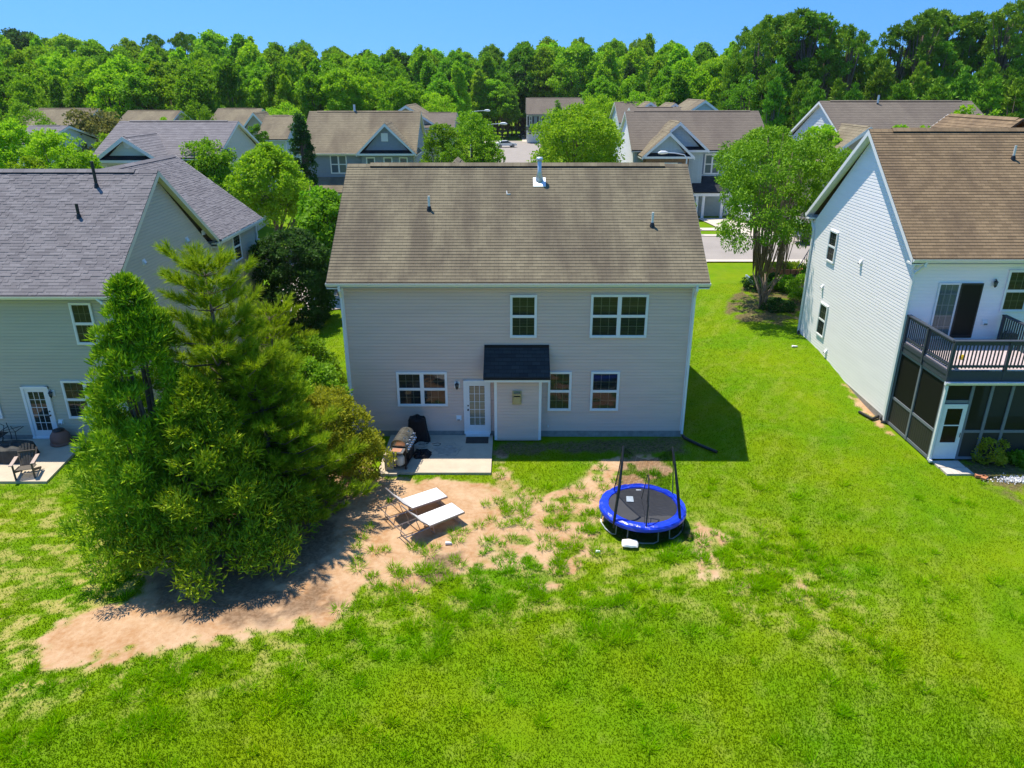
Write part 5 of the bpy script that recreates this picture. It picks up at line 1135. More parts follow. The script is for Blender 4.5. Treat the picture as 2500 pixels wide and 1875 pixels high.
mb = MB(); roof_plane(mb, F(-.3, 3.1, 1.0), F(f(1330), 3.1, 1.0), F(f(1330), 3.7, .1), F(-.3, 3.7, .1), .3); mb.build('pent_roof', M['roof_black'], rt)
rt = far_house('house', 'brown roofs with several small gables beyond the light blue house', 1500, 1600, 249, 300, 112, 11, 'paleblue', 'roof_fargrey')[0]
for px, py, hw_, Yg in ((1588, 249, 2.6, 109), (1648, 252, 3.0, 107)):
    q = Py(px, py, Yg); y_wing(rt, q.x, hw_, Yg, 114, q.z - hw_ * .8, q.z, .4, .4, 'lightblue', 'roof_far', q.z - 6, q.z - hw_ * .8 - .1, near=True, rc=.3)
rt = far_house('house', 'brown hipped roof right of the small gables, beyond the light blue house', 1600, 1700, 262, 300, 100, 9, 'lightblue', 'roof_fargrey')[0]
q = Py(1712, 244, 100); y_wing(rt, q.x, 4.5, 98, 108, q.z - 3.2, q.z, .3, .3, 'lightblue', 'roof_far', q.z - 8, q.z - 3.3, near=True, rc=.3)
far_house('house', 'long low brown roof just beyond the ridge of the light blue house', 1536, 1660, 262, 300, 92, 9, 'lightblue', 'roof_fargrey')
rt, FR, (x0, x1, ze, zr, zb) = far_house('house', 'pale house with long grey brown roof beyond the white house', 2000, 2372, 247, 348, 62, 12, 'whitesid2', 'roof_fargrey')
q = Py(2085, 308, 60); y_wing(rt, q.x + .9, 3.0, 59.5, 66, q.z - 2.6, q.z, .4, .4, 'tan', 'roof_far', q.z - 7, q.z - 2.7, near=True, rc=.3)
pipe_vent(rt, (Py(2137, 247, 68).x, 67.5, zr - .2), .7, 'galv', .08)
far_house('house', 'grey roof half hidden in the wood at far left', -40, 40, 182, 205, 150, 12, 'paleblue', 'roof_purple', base=4)
far_house('house', 'white gabled house cut by the right edge', 2492, 2600, 290, 340, 58, 10, 'paleblue', 'roof_fargrey')

# ------------------------------------------------------------------ vehicles
def car(name, label, x, y, rz, paint, kind='sedan', group=None):
    z = gz(x, y) + .03; rt = thing(name, (x, y, z), label, 'pickup truck' if kind == 'pickup' else 'car', group, rz); L_, W_ = (5.4, 1.9) if kind == 'pickup' else (4.6, 1.8)
    if kind == 'pickup': prof = [(-2.7, .5), (-2.7, 1.05), (-.7, 1.08), (-.6, 1.75), (.75, 1.78), (1.35, 1.15), (2.55, 1.05), (2.7, .8), (2.7, .45)]; gl = [(-.5, 1.15), (-.45, 1.66), (.7, 1.68), (1.15, 1.17)]
    else: prof = [(-2.3, .45), (-2.3, .95), (-1.7, 1.0), (-1.1, 1.42), (.3, 1.45), (1.1, .98), (2.1, .85), (2.3, .65), (2.3, .4)]; gl = [(-1.55, 1.02), (-1.02, 1.34), (.25, 1.37), (.95, 1.0)]
    b = MB(); h = W_ / 2
    def sec(px_, inset): return inset if px_ > 1.15 else 0
    for (a0, z0), (a1, z1) in zip(prof, prof[1:]):
        i0, i1 = (.14 if z0 > 1.2 else 0), (.14 if z1 > 1.2 else 0); b.q([(a0, -h + i0, z0), (a1, -h + i1, z1), (a1, h - i1, z1), (a0, h - i0, z0)])
    for s in (-1, 1):
        low = [p for p in prof if p[1] <= 1.2]; b.q([(p[0], s * h, p[1]) for p in low]); up = [p for p in prof if p[1] > .93]
        b.q([(p[0], s * (h - (.14 if p[1] > 1.2 else 0)), p[1]) for p in up])
    b.q([(-L_ / 2, -h, .45), (L_ / 2, -h, .45), (L_ / 2, h, .45), (-L_ / 2, h, .45)]); b.build('body', M[paint], rt)
    for s in (-1, 1):
        g_ = MB(); g_.q([(p[0], s * (h + .012 - (.125 if p[1] > 1.2 else .0)), p[1]) for p in gl]); g_.build('side_window', M['blackglass'], rt)
    up = [p for p in prof if p[1] > 1.2]; k0 = prof.index(up[-1]); a, c_ = prof[k0], prof[k0 + 1]
    g_ = MB(); e = .03; g_.q([(a[0] + e, -h + .2, a[1] - .01), (c_[0] + e, -h + .1, c_[1] + .04), (c_[0] + e, h - .1, c_[1] + .04), (a[0] + e, h - .2, a[1] - .01)]); g_.build('windscreen', M['blackglass'], rt)
    for wx in (-L_ * .31, L_ * .31):
        for s in (-1, 1):
            t = MB(); t.tube([(wx, s * (h - .2), .34), (wx, s * (h + .01), .34)], .34, 16); o = t.build('wheel', M['black'], rt); t = MB(); t.tube([(wx, s * (h + .0), .34), (wx, s * (h + .03), .34)], .2, 12); t.build('rim', M['grey'], o)
    for s in (-1, 1): t = MB(); t.box(L_ / 2 - .05, L_ / 2 + .015, s * (h - .3) - .17, s * (h - .3) + .17, .68, .82); t.build('headlight', M['galv'], rt)
    return rt
M['paint_dark'] = mat('dark car paint', (.02, .024, .03), .25, spec=.8); M['paint_white'] = mat('white car paint', (.75, .77, .8), .25, spec=.7); M['paint_blue'] = mat('dark blue car paint', (.02, .03, .08), .25, spec=.8)
p = Pz(1286, 336, 0); car('pickup_truck', 'dark pickup truck parked beside the far garage door', p.x - .2, p.y - 2, R(-120), 'paint_dark', 'pickup')
p = Pz(1248, 361, 0); car('parked_car', 'white car parked at left of the cul-de-sac', p.x - 1.2, p.y + 1, R(15), 'paint_white')
p = Pz(1838, 541, .7); car('parked_car', 'white car on the driveway behind the slim stemmed tree', p.x, p.y + 2.5, R(-80), 'paint_white')
p = Pz(812, 690, 0); car('parked_car', 'dark blue car just showing past the left end of the taupe roof', p.x - .1, p.y + 1.0, R(95), 'paint_blue')
p = Pz(1988, 596, .7); car('parked_car', 'dark car peeking out past the corner of the white house', p.x + .9, p.y + .2, R(178), 'paint_dark')

# street lamps, mailbox, planters
def street_lamp(x, y, h, rz, label, reach=1.8):
    z = gz(x, y); rt = thing('street_lamp', (x, y, z), label, 'street lamp', None, rz)
    m = MB(); m.tube([(0, 0, -.2), (0, 0, h * .6), (0, 0, h - .1)], [.11, .09, .06], 10); m.tube([(0, 0, h - .15), (.25, 0, h + .1), (reach * .6, 0, h + .22), (reach, 0, h + .25)], [.045, .04, .035, .035], 8); m.build('pole', M['galv'], rt)
    m = MB(); m.tube([(reach - .1, 0, h + .25), (reach + .1, 0, h + .27), (reach + .45, 0, h + .26), (reach + .7, 0, h + .22)], [.06, .13, .15, .06], 10); m.build('lamp_head', M['white'], rt)
p = Py(1236, 302, 85); street_lamp(p.x - 2.6, 85, p.z - .25, 0, 'street lamp with arm reaching right above the side street', 2.0)
p = Py(1195, 270, 106); street_lamp(p.x - 2.6, 106, p.z - .25 - gz(p.x, 106), 0, 'farther street lamp left of the cul-de-sac', 2.0)
p = Py(1622, 375, 63.5); street_lamp(p.x + 1.9, 63.5, p.z - .3 - gz(p.x, 63.5), math.pi * .97, 'street lamp with white head in front of the light blue house', 1.7)
p = Pz(1229, 401, 0); rt = thing('mailbox', (p.x, p.y, 0), 'dark mailbox on a post beside the side street kerb', 'mailbox')
m = MB(); m.box(-.07, .07, -.07, .07, 0, 1.15); m.build('post', M['black'], rt); m = MB(); m.box(-.17, .17, -.3, .3, 1.15, 1.35); m.tube([(0, -.3, 1.35), (0, .3, 1.35)], .17, 10); m.build('box', M['black'], rt)
p = Pz(1916, 668, .55); rt = thing('flower_bed', (p.x, p.y, gz(p.x, p.y)), 'round orange brick flower bed on the lawn near the street', 'planter')
m = MB(); n_ = 22
for k in range(n_):
    a = 2 * math.pi * k / n_; c = Vector((math.cos(a) * 1.25, math.sin(a) * .9, .17)); t = Vector((-math.sin(a) * 1.25, math.cos(a) * .9, 0)).normalized() * .15; m.beam(c - t, c + t, .14, .32)
m.build('brick_ring', M['brickorange'], rt); m = MB(); m.tube([(0, 0, -.1), (0, 0, .24)], .95, 16); m.build('soil', M['soilm'], rt)
rs = np.random.RandomState(9); n_ = 700; C_ = np.stack([rs.randn(n_) * .42, rs.randn(n_) * .32, .24 + .05 * rs.rand(n_)], 1); A_ = rs.randn(n_, 3) * .6 + [0, 0, 1]
o = bpy.data.objects.new('plants', leaf_mesh('plants', C_, A_, .2 + .25 * rs.rand(n_), M['lf_yellow'], rs, .2)); COL.objects.link(o); o.parent = rt
a, b = Pz(1820, 685, .5), Pz(1838, 700, .5); m = MB(); zz = gz(a.x, a.y)
m.beam((a.x, a.y, zz + .1), (b.x, b.y, zz + .1), .12, .2); m.beam((b.x, b.y, zz + .1), (b.x + 1.4, b.y + .1, zz + .1), .12, .2); tag(m.build('timber_edging', M['galv']), 'grey timber bed edging by the base of the feathery trees', 'edging')
a, b = Pz(1941, 695, .6), Pz(1968, 668, .6); rt = thing('handrail', (a.x, a.y, gz(a.x, a.y)), 'black metal handrail beside the far corner of the white house', 'handrail')
m = MB(); d = b - a; d.z = 0
m.tube([(0, 0, .95), tuple(d * .5 + Vector((0, 0, 1.25))), tuple(d + Vector((0, 0, 1.6)))], .03, 6); m.build('rail', M['black'], rt)
for k in range(6): q = d * (k / 5); m = MB(); m.tube([tuple(q), tuple(q + Vector((0, 0, .95 + .65 * k / 5)))], .018, 5); m.build('bar', M['black'], rt)

# ------------------------------------------------------------------ trampoline
def trampoline():
    c = Vector((4.02, 19.08, 0)); rt = thing('trampoline', (3.96, 19.28, 0), 'round blue rimmed trampoline with black net poles on the clay', 'trampoline'); hz = .55; r0, r1 = 1.02, 1.27; n = 64
    m = MB()
    for k in range(n): a, b = 2 * math.pi * k / n, 2 * math.pi * (k + 1) / n; m.q([(0, 0, hz - .03), (math.cos(a) * (r0 + .03), math.sin(a) * (r0 + .03), hz), (math.cos(b) * (r0 + .03), math.sin(b) * (r0 + .03), hz)])
    m.build('jumping_mat', M['tmat'], rt)
    m = MB(); g_ = random.Random(4); w_ = [g_.uniform(-1, 1) for _ in range(n)]
    rings = [(r0, .0), (r0 + .015, .035), (1.09, .045), (1.2, .045), (r1, .02), (r1 + .035, -.035), (r1 + .03, -.12), (r1 + .005, -.15)]
    for k in range(n):
        k2 = (k + 1) % n; a, b = 2 * math.pi * k / n, 2 * math.pi * (k + 1) / n
        for i in range(len(rings) - 1):
            (ra, za), (rb, zb) = rings[i], rings[i + 1]; f_ = lambda kk, i_: (.013 * w_[kk] * math.sin(i_ * 1.3 + kk) + (.012 * w_[(kk * 7) % n]) * (i_ > 4))
            m.q([(math.cos(a) * (ra + f_(k, i)), math.sin(a) * (ra + f_(k, i)), hz + za + f_(k, i)), (math.cos(b) * (ra + f_(k2, i)), math.sin(b) * (ra + f_(k2, i)), hz + za + f_(k2, i)),
                 (math.cos(b) * (rb + f_(k2, i + 1)), math.sin(b) * (rb + f_(k2, i + 1)), hz + zb + f_(k2, i + 1)), (math.cos(a) * (rb + f_(k, i + 1)), math.sin(a) * (rb + f_(k, i + 1)), hz + zb + f_(k, i + 1))])
    m.build('safety_pad', M['bluepad'], rt)
    m = MB(); m.tube([(math.cos(2 * math.pi * k / 32) * 1.22, math.sin(2 * math.pi * k / 32) * 1.22, hz - .04) for k in range(32)], .022, 6, True); m.build('frame_ring', M['galv'], rt)
    for a in (-165, -105, -45, 15, 75, 135):
        a0, a1 = R(a - 14), R(a + 14 + 14); m = MB(); P = [(math.cos(a0) * 1.2, math.sin(a0) * 1.2, hz - .04), (math.cos(a0) * 1.24, math.sin(a0) * 1.24, .07)]
        for t in (.15, .5, .85): q = a0 + (a1 - a0) * t; P.append((math.cos(q) * 1.25, math.sin(q) * 1.25, .025))
        P += [(math.cos(a1) * 1.24, math.sin(a1) * 1.24, .07), (math.cos(a1) * 1.2, math.sin(a1) * 1.2, hz - .04)]; m.tube(P, .02, 8); m.build('leg', M['galv'], rt)
    zt = 2.05
    def pole(b, t, rr=.022, nm_='pole'):
        b, t = Vector(b) - c, Vector(t) - c; mid = b.lerp(t, .45) + Vector((0, -.14, .0)); m = MB(); k = b.lerp(t, .8) + Vector((0, -.12, 0))
        m.tube([b - Vector((0, 0, .3)), b, mid, k, t], [rr, rr * 1.4, rr * 1.5, rr * 1.2, rr], 8); m.build(nm_, M['black'], rt); return t
    TL = pole((3.05, 18.22, .6), (3.3, 18.95, 2.62), .03); TR = pole((4.98, 18.3, .6), (4.72, 18.9, 2.6), .03); TM = pole((3.92, 17.88, .6), (4.03, 18.6, 1.85), .016)
    for T_, b_ in ((TL, (3.25, 19.9, .6)), (TR, (5.05, 19.7, .6))):
        m = MB(); b2 = Vector(b_) - c; m.tube([b2, b2.lerp(T_, .5) + Vector((0, -.1, 0)), T_], .016, 6); m.build('pole_strap', M['black'], rt)
    # collapsed safety net hanging between poles
    m = MB(); nx_, nz_ = 14, 10; back = lambda s: Vector((-.78 + 1.75 * s, .75 + .35 * math.sin(math.pi * s), hz + .06))
    for i in range(nx_):
        for j in range(nz_):
            Q = []
            for a_, b_ in ((i, j), (i + 1, j), (i + 1, j + 1), (i, j + 1)):
                s, t = a_ / nx_, b_ / nz_; top = TL.lerp(TR, s) - Vector((0, 0, .42 * math.sin(math.pi * s))); bt = back(s); Q.append(bt.lerp(top, t) + Vector((0, -.06 * math.sin(math.pi * t) + .02 * math.sin(i * 2 + j), 0)))
            m.q(Q)
    m.build('safety_net', M['net'], rt)
    m = MB()
    for k in range(30):
        a, b = R(-150 + k * 5), R(-145 + k * 5); m.q([(math.cos(a) * 1.25, math.sin(a) * 1.25, hz - .1), (math.cos(b) * 1.25, math.sin(b) * 1.25, hz - .1), (math.cos(b) * 1.3, math.sin(b) * 1.3, .04), (math.cos(a) * 1.3, math.sin(a) * 1.3, .04)])
    m.q([(1.05, -.65, .1), (1.3, -.1, .05), (1.45, -.9, .02), (1.1, -1.15, .02)]); m.build('net_skirt', M['net'], rt)
    m = MB(); m.tube([TM + Vector((-.03, 0, 0)), Vector((-.16, -.55, 1.1)), Vector((-.1, -.9, .8)), Vector((-.14, -1.1, .62))], .011, 5); m.tube([TM + Vector((.03, 0, -.1)), Vector((.0, -.6, 1.0)), Vector((.02, -.8, .85)), Vector((-.03, -1.1, .62))], .011, 5); m.build('net_cord', M['black'], rt)
    m = MB(); m.hexa([(-.46, .2, hz + .002), (-.42, .52, hz + .002), (-.22, .5, hz + .002), (-.24, .18, hz + .002), (-.46, .2, hz + .008), (-.42, .52, hz + .008), (-.22, .5, hz + .008), (-.24, .18, hz + .008)]); m.build('warning_label', M['paper'], rt)
    m = MB(); m.box(-.06, .1, .87, .92, hz + .002, hz + .01); m.build('maker_tag', M['white'], rt)
M['tmat'] = mat('black woven mat', (.045, .047, .055), .7, noise=.1, nscale=3); M['bluepad'] = mat('blue vinyl pad', (.010, .045, .62), .3, spec=.6, noise=.08, nscale=5, bump=.5, bscale=9)
M['paper'] = mat('pale printed panel', (.55, .62, .66), .6)
trampoline()
# pillow
rt = MB(); N_ = 14
def pil(u, v, s):
    t = (1 - abs(u)**2.6) * (1 - abs(v)**2.6); return Vector((u * .27 * (1 - .08 * v * v), v * .19 * (1 - .1 * u * u), s * .085 * max(t, 0) ** .5 + .008 * math.sin(7 * u + 3 * v)))
for s in (-1, 1):
    for i in range(N_):
        for j in range(N_):
            rt.q([pil(-1 + 2 * a / N_, -1 + 2 * b / N_, s) for a, b in ((i, j), (i + 1, j), (i + 1, j + 1), (i, j + 1))])
o = rt.build('pillow', mat('white pillow cloth', (.72, .72, .68), .8, noise=.06), None, True); p = Pz(1538, 1326, .1); o.location = (p.x, p.y, .09); o.rotation_euler = (.15, 0, R(-8)); o.scale = (.88, .85, .85); tag(o, 'crumpled white pillow on the grass in front of the trampoline', 'pillow')

# ------------------------------------------------------------------ loungers
def lounger(label):
    rt = thing('sun_lounger', (0, 0, 0), label, 'sun lounger', 'white sun loungers on the clay'); L_, W_, h = 1.22, .66, .36
    m = MB(); m.box(0, L_, -W_ / 2, W_ / 2, h - .045, h + .012); m.build('seat', M['sling'], rt)
    m = MB(); m.box(-.004, L_ + .02, -W_ / 2 - .022, -W_ / 2 - .001, h - .05, h + .005); m.box(-.004, L_ + .02, W_ / 2 + .001, W_ / 2 + .022, h - .05, h + .005); m.box(L_ + .001, L_ + .022, -W_ / 2, W_ / 2, h - .05, h + .004); m.build('seat_frame', M['bronze'], rt)
    ang = R(47); B = .78; e = Vector((-math.cos(ang) * B, 0, h + math.sin(ang) * B)); mid = Vector((-math.cos(ang) * B * .5 - .03, 0, h + math.sin(ang) * B * .5 - .02))
    m = MB(); up = Vector((math.sin(ang), 0, math.cos(ang))) * .02
    P = [Vector((-.01, 0, h)), mid, e]
    for a, b in zip(P, P[1:]): m.hexa([a + Vector((0, s * W_ / 2, 0)) + up * k for k in (0, 1) for s in (-1, 1)] [:2] + [b + Vector((0, s * W_ / 2, 0)) for s in (1, -1)] + [a + Vector((0, s * W_ / 2, 0)) + up for s in (-1, 1)] + [b + Vector((0, s * W_ / 2, 0)) + up for s in (1, -1)])
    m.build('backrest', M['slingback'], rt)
    m = MB()
    for s in (-1, 1): m.tube([P[0] + Vector((0, s * W_ / 2, 0)), P[1] + Vector((0, s * W_ / 2, 0)), P[2] + Vector((0, s * W_ / 2, 0))], .018, 6)
    m.tube([e + Vector((0, -W_ / 2, 0)), e + Vector((0, W_ / 2, 0))], .018, 6); m.build('backrest_frame', M['bronze'], rt)
    for s in (-1, 1):
        m = MB(); m.tube([(0.1, s * W_ / 2, h - .06), (-.82, s * (W_ / 2 + .01), h - .06)], .017, 6); m.build('side_rail', M['bronze'], rt)
    for xx in (-.36, -.75): m = MB(); m.tube([(xx, -W_ / 2, h - .07), (xx, W_ / 2, h - .07)], .014, 6); m.build('cross_bar', M['bronze'], rt)
    for xx, k in ((-.55, -.08), (.12, .06), (1.0, .08)):
        m = MB(); m.tube([(xx, -W_ / 2 + .02, h - .06), (xx + k, -W_ / 2 + .02, .015), (xx + k, W_ / 2 - .02, .015), (xx, W_ / 2 - .02, h - .06)], .016, 6); m.build('leg', M['bronze'], rt)
    for s in (-1, 1): m = MB(); m.tube([(-.3, s * (W_ / 2 - .02), h - .07), (-.42, s * (W_ / 2 - .02), h + .30)], .012, 6); m.build('backrest_prop', M['bronze'], rt)
    return rt
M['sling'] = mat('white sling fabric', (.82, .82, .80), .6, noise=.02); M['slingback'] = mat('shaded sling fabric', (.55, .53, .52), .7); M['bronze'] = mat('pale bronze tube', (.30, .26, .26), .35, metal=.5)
l1 = lounger('white sun lounger nearer the house, with raised backrest')
a, b, c_, d = [Pz(*p_, .36) for p_ in ((982, 1217), (1064.5, 1190), (1087, 1215), (1006.5, 1242.6))]
o1 = (a + d) / 2; dr = ((b + c_) / 2 - o1); l1.location = (o1.x, o1.y, 0); l1.rotation_euler.z = math.atan2(dr.y, dr.x)
a, b, c_, d = [Pz(*p_, .36) for p_ in ((1023.4, 1260.5), (1103.6, 1227.8), (1130.4, 1251), (1045.6, 1283.7))]
o2 = (a + d) / 2; dr = ((b + c_) / 2 - o2); copy_tree(l1, (o2.x, o2.y, 0), math.atan2(dr.y, dr.x), 1, 'white sun lounger nearer the camera, with raised backrest')

# ------------------------------------------------------------------ patio things
def grill():
    p = Pz(983, 1140, .06); rt = thing('gas_grill', (-3.78, 23.0, .06), 'large stainless gas grill with gold tinted twin lids facing right', 'grill', None, R(-8))
    # local: width along y, front faces +x
    for y0, y1 in ((-.02, .5), (-.56, -.04)):
        m = MB(); n = 8; P = []
        for k in range(n + 1): a = math.pi * (1 - k / n); P.append((-.02 + .27 * math.cos(a), .86 + .26 * math.sin(a) ** .8 if 0 < k < n else .86))
        for (xa, za), (xb, zb_) in zip(P, P[1:]): m.q([(xa, y0, za), (xb, y0, zb_), (xb, y1, zb_), (xa, y1, za)])
        m.q([(x_, y0, z_) for x_, z_ in P]); m.q([(x_, y1, z_) for x_, z_ in P]); o = m.build('lid', M['goldsteel'], rt)
        h = MB(); yc0, yc1 = y0 + .1, y1 - .1; h.tube([(.24, yc0, .93), (.33, yc0, .95), (.33, yc1, .95), (.24, yc1, .93)], .016, 8); h.build('lid_handle', M['chrome'], o)
        h = MB(); h.tube([(.12, (y0 + y1) / 2, 1.09), (.135, (y0 + y1) / 2, 1.11)], .035, 10); h.build('thermometer', M['chrome'], o)
    m = MB(); m.box(-.29, .25, -.6, .54, .62, .86); m.build('firebox', M['black'], rt)
    m = MB(); m.box(.25, .31, -.58, .52, .66, .84); o = m.build('control_panel', M['chrome'], rt)
    for k in range(6): h = MB(); h.tube([(.31, -.48 + k * .18, .75), (.355, -.48 + k * .18, .75)], .035, 10); h.build('knob', M['chrome'], o)
    m = MB(); m.box(-.26, .24, -.98, -.61, .80, .84); o = m.build('side_shelf', M['grey'], rt); h = MB(); h.box(-.18, .16, -.92, -.67, .841, .855); h.build('griddle', M['rust'], o)
    for x_ in (-.24, .2):
        for y_ in (-.55, .5): m = MB(); m.box(x_ - .02, x_ + .02, y_ - .02, y_ + .02, .09, .62); m.build('leg', M['black'], rt); m = MB(); m.tube([(x_, y_ - .02, .05), (x_, y_ + .02, .05)], .05, 10); m.build('wheel', M['black'], rt)
    m = MB(); m.box(-.27, .23, -.57, .52, .12, .15); m.build('bottom_shelf', M['black'], rt)
    m = MB(); m.box(-.27, .22, -.1, .5, .16, .6); m.build('cabinet', M['black'], rt)
M['goldsteel'] = mat('heat tinted steel', (.45, .41, .33), .22, metal=.85, noise=.5, nscale=3.5); M['chrome'] = mat('chrome', (.75, .76, .78), .15, metal=1); M['rust'] = mat('rusty griddle', (.42, .20, .12), .6, noise=.2)
grill()
m = MB(); m.lathe((0, 0, 0), [(.10, 0), (.11, .03), (.155, .06), (.155, .30), (.12, .37), (.06, .40)], 16); o = m.build('gas_bottle', mat('pale gas bottle paint', (.6, .6, .55), .45), None, True); o.location = (-3.86, 22.52, .18); tag(o, 'pale propane bottle under the side shelf of the big grill', 'gas bottle')
m = MB(); m.tube([(0, 0, .39), (0, 0, .46)], .03, 8); m.build('valve', M['grey'], o)
m = MB(); m.tube([(-.1, 0, .4), (-.08, 0, .47), (.08, 0, .47), (.1, 0, .4)], .012, 6); m.build('collar', M['grey'], o)
def cover_mesh(name, loc, w_, d_, h, label, cat, m_, lumps, seed):
    g_ = random.Random(seed); mb = MB(); n = 40; lv = [(1.03, 0), (1.05, .05), (1.0, .35), (.97, .7), (.93, .93), (.8, 1.0), (.4, 1.03), (0.01, 1.03)]
    ph = [g_.uniform(0, 6.28) for _ in range(4)]
    def P(k, i):
        a = 2 * math.pi * k / n; s, z = lv[i]; e = (abs(math.cos(a))**5 + abs(math.sin(a))**5) ** (-1 / 5); f_ = 1 + (.035 * math.sin(9 * a + ph[0]) + .025 * math.sin(14 * a + ph[1])) * (1 - z * .7)
        lump = 1 + lumps * max(0, math.cos(a - .3)) * (1 - z) ** 2
        return (math.cos(a) * e * w_ / 2 * s * f_ * lump, math.sin(a) * e * d_ / 2 * s * f_, z * h * (1 + .02 * math.sin(3 * a + ph[2])) + (.03 * math.sin(5 * a) if i > 4 else 0))
    for k in range(n):
        for i in range(len(lv) - 1): mb.q([P(k, i), P((k + 1) % n, i), P((k + 1) % n, i + 1), P(k, i + 1)])
    o = mb.build(name, m_, None, True); o.location = loc; tag(o, label, cat); return o
cover_mesh('covered_grill', (-3.5, 24.6, .06), .66, .5, .98, 'upright grill under a black fabric cover against the taupe wall', 'covered grill', M['blackfab'], .35, 3)
m = MB(); rs = np.random.RandomState(2)
for k in range(7): r_ = .13 + .02 * k % .09; P = [(r_ * 1.2 * math.cos(t / 14 * 6.283) + .03 * rs.randn(), r_ * math.sin(t / 14 * 6.283) + .01 * rs.randn(), .02 + k * .018 + .01 * rs.rand()) for t in range(14)]; m.tube(P, .008, 5, True)
o = m.build('cable_coil', mat('pale cable', (.40, .38, .33), .6)); o.location = (-3.3, 23.95, .06); o.scale = (1, 1.2, 1.5); tag(o, 'tangled pale cable coil between the two grills', 'cable')
m = MB(); m.tube([(0, 0, .02), (.2, .1, .02), (.32, .02, .02), (.25, -.12, .02), (.05, -.1, .02)], .009, 5); o = m.build('black_cable', M['black']); o.location = (-2.95, 24.35, .05); tag(o, 'short loop of black cable on the patio by the covered grill', 'cable')
cover_mesh('dropped_cover', (-3.25, 23.5, .06), .5, .6, .12, 'crumpled black cover lying on the patio beside the big grill', 'cover', M['blackfab'], .4, 8)
m = MB(); m.box(-.42, .42, -.26, .26, 0, .015); o = m.build('doormat', mat('dark brown doormat', (.07, .055, .045), .95, noise=.2, nscale=20)); o.location = (-1.3, 24.68, .062); tag(o, 'dark brown doormat below the back door', 'doormat')
rt = thing('utility_pedestal', (-4.22, 22.45, 0), 'beige utility box on its own concrete pad at the patio corner', 'utility box')
m = MB(); m.box(-.26, .3, -.36, .3, -.05, .07); m.build('concrete_pad', M['concrete'], rt); m = MB(); m.hexa([(-.15, -.13, .07), (-.15, .13, .07), (.15, .13, .07), (.15, -.13, .07), (-.15, -.13, .62), (-.15, .13, .62), (.15, .13, .62), (.15, -.13, .62)]); m.box(-.165, .165, -.145, .145, .62, .68); m.build('cabinet', mat('beige enamel', (.42, .36, .24), .5, noise=.1), rt)
# stains on the patio
def stain(x, y, rx, ry, z, label, m_, seed, inner=0):
    rs = np.random.RandomState(seed); n = 28; mb = MB(); rr = [1 + .12 * rs.randn() for _ in range(n)]; P = [(x + rx * rr[k] * math.cos(6.283 * k / n), y + ry * rr[k] * math.sin(6.283 * k / n), z) for k in range(n)]
    if inner: 
        Q = [(x + (px - x) * inner, y + (py - y) * inner, z) for px, py, _ in P]
        for k in range(n): mb.q([P[k], P[(k + 1) % n], Q[(k + 1) % n], Q[k]])
    else: mb.q(P)
    o = mb.build('stain', m_); tag(o, label, None, None, 'structure'); return o
M['stain'] = mat('damp stain', (.36, .33, .28), .8, noise=.2, nscale=8)
stain(-2.4, 23.9, .40, .42, .064, 'dark round stain on the patio slab', M['stain'], 3)
stain(-2.4, 23.9, .52, .56, .0635, 'faint ring around the dark stain on the patio', M['stain'], 5, .93)
# black drain pipes
def drain(label, pts, r_=.055):
    P = []; 
    for a, b in zip(pts, pts[1:]):
        n = max(2, int((Vector(b) - Vector(a)).length / .05))
        for k in range(n): P.append(Vector(a).lerp(Vector(b), k / n))
    P.append(Vector(pts[-1])); m = MB(); m.tube(P, [r_ * (1 + .10 * (i % 2)) for i in range(len(P))], 10); tag(m.build('drain_pipe', M['black'], None), label, 'drain pipe')
drain('black corrugated drain pipe from right corner of the taupe house', [(6.44, 25.02, .12), (6.48, 24.95, .05), (6.62, 24.75, .04), (6.95, 24.3, .04), (7.42, 23.75, .05)])
p = Pz(1951, 815, .6); drain('black drain pipe at far corner of the white house', [(14.62, 35.8, .75), (14.55, 35.6, .62), (14.5, 35.2, .58), (14.35, 34.4, .55), (14.45, 33.6, .5), (14.62, 33.3, .5)])
a, b, c_ = Pz(2155, 1012, .1), Pz(2130, 1020, .1), Pz(2098, 1002, .1); drain('short black drain pipe curving from the white house rear corner', [(14.6, 26.4, .12), (a.x, a.y, .1), (b.x, b.y, .05), (c_.x, c_.y, .04)])
# litter
for px, py, z, s, lab, nm_ in ((1938, 858, .4, .14, 'white stone on the clay near the white house wall', 'stone'), (1095, 1327, 0, .1, 'small white scrap lying on the dark soil', 'scrap'), (1460, 1348, 0, .07, 'small pale leaf scrap on grass left of the pillow', 'scrap')):
    p = Pz(px, py, z); m = MB(); m.hexa([(-s, -s * .5, 0), (-s * .9, s * .5, 0), (s, s * .4, 0), (s, -s * .4, 0), (-s * .8, -s * .4, .05), (-s * .8, s * .4, .06), (s * .8, s * .3, .04), (s * .9, -s * .3, .05)]); o = m.build(nm_, M['white']); o.location = (p.x, p.y, gz(p.x, p.y)); tag(o, lab, nm_)

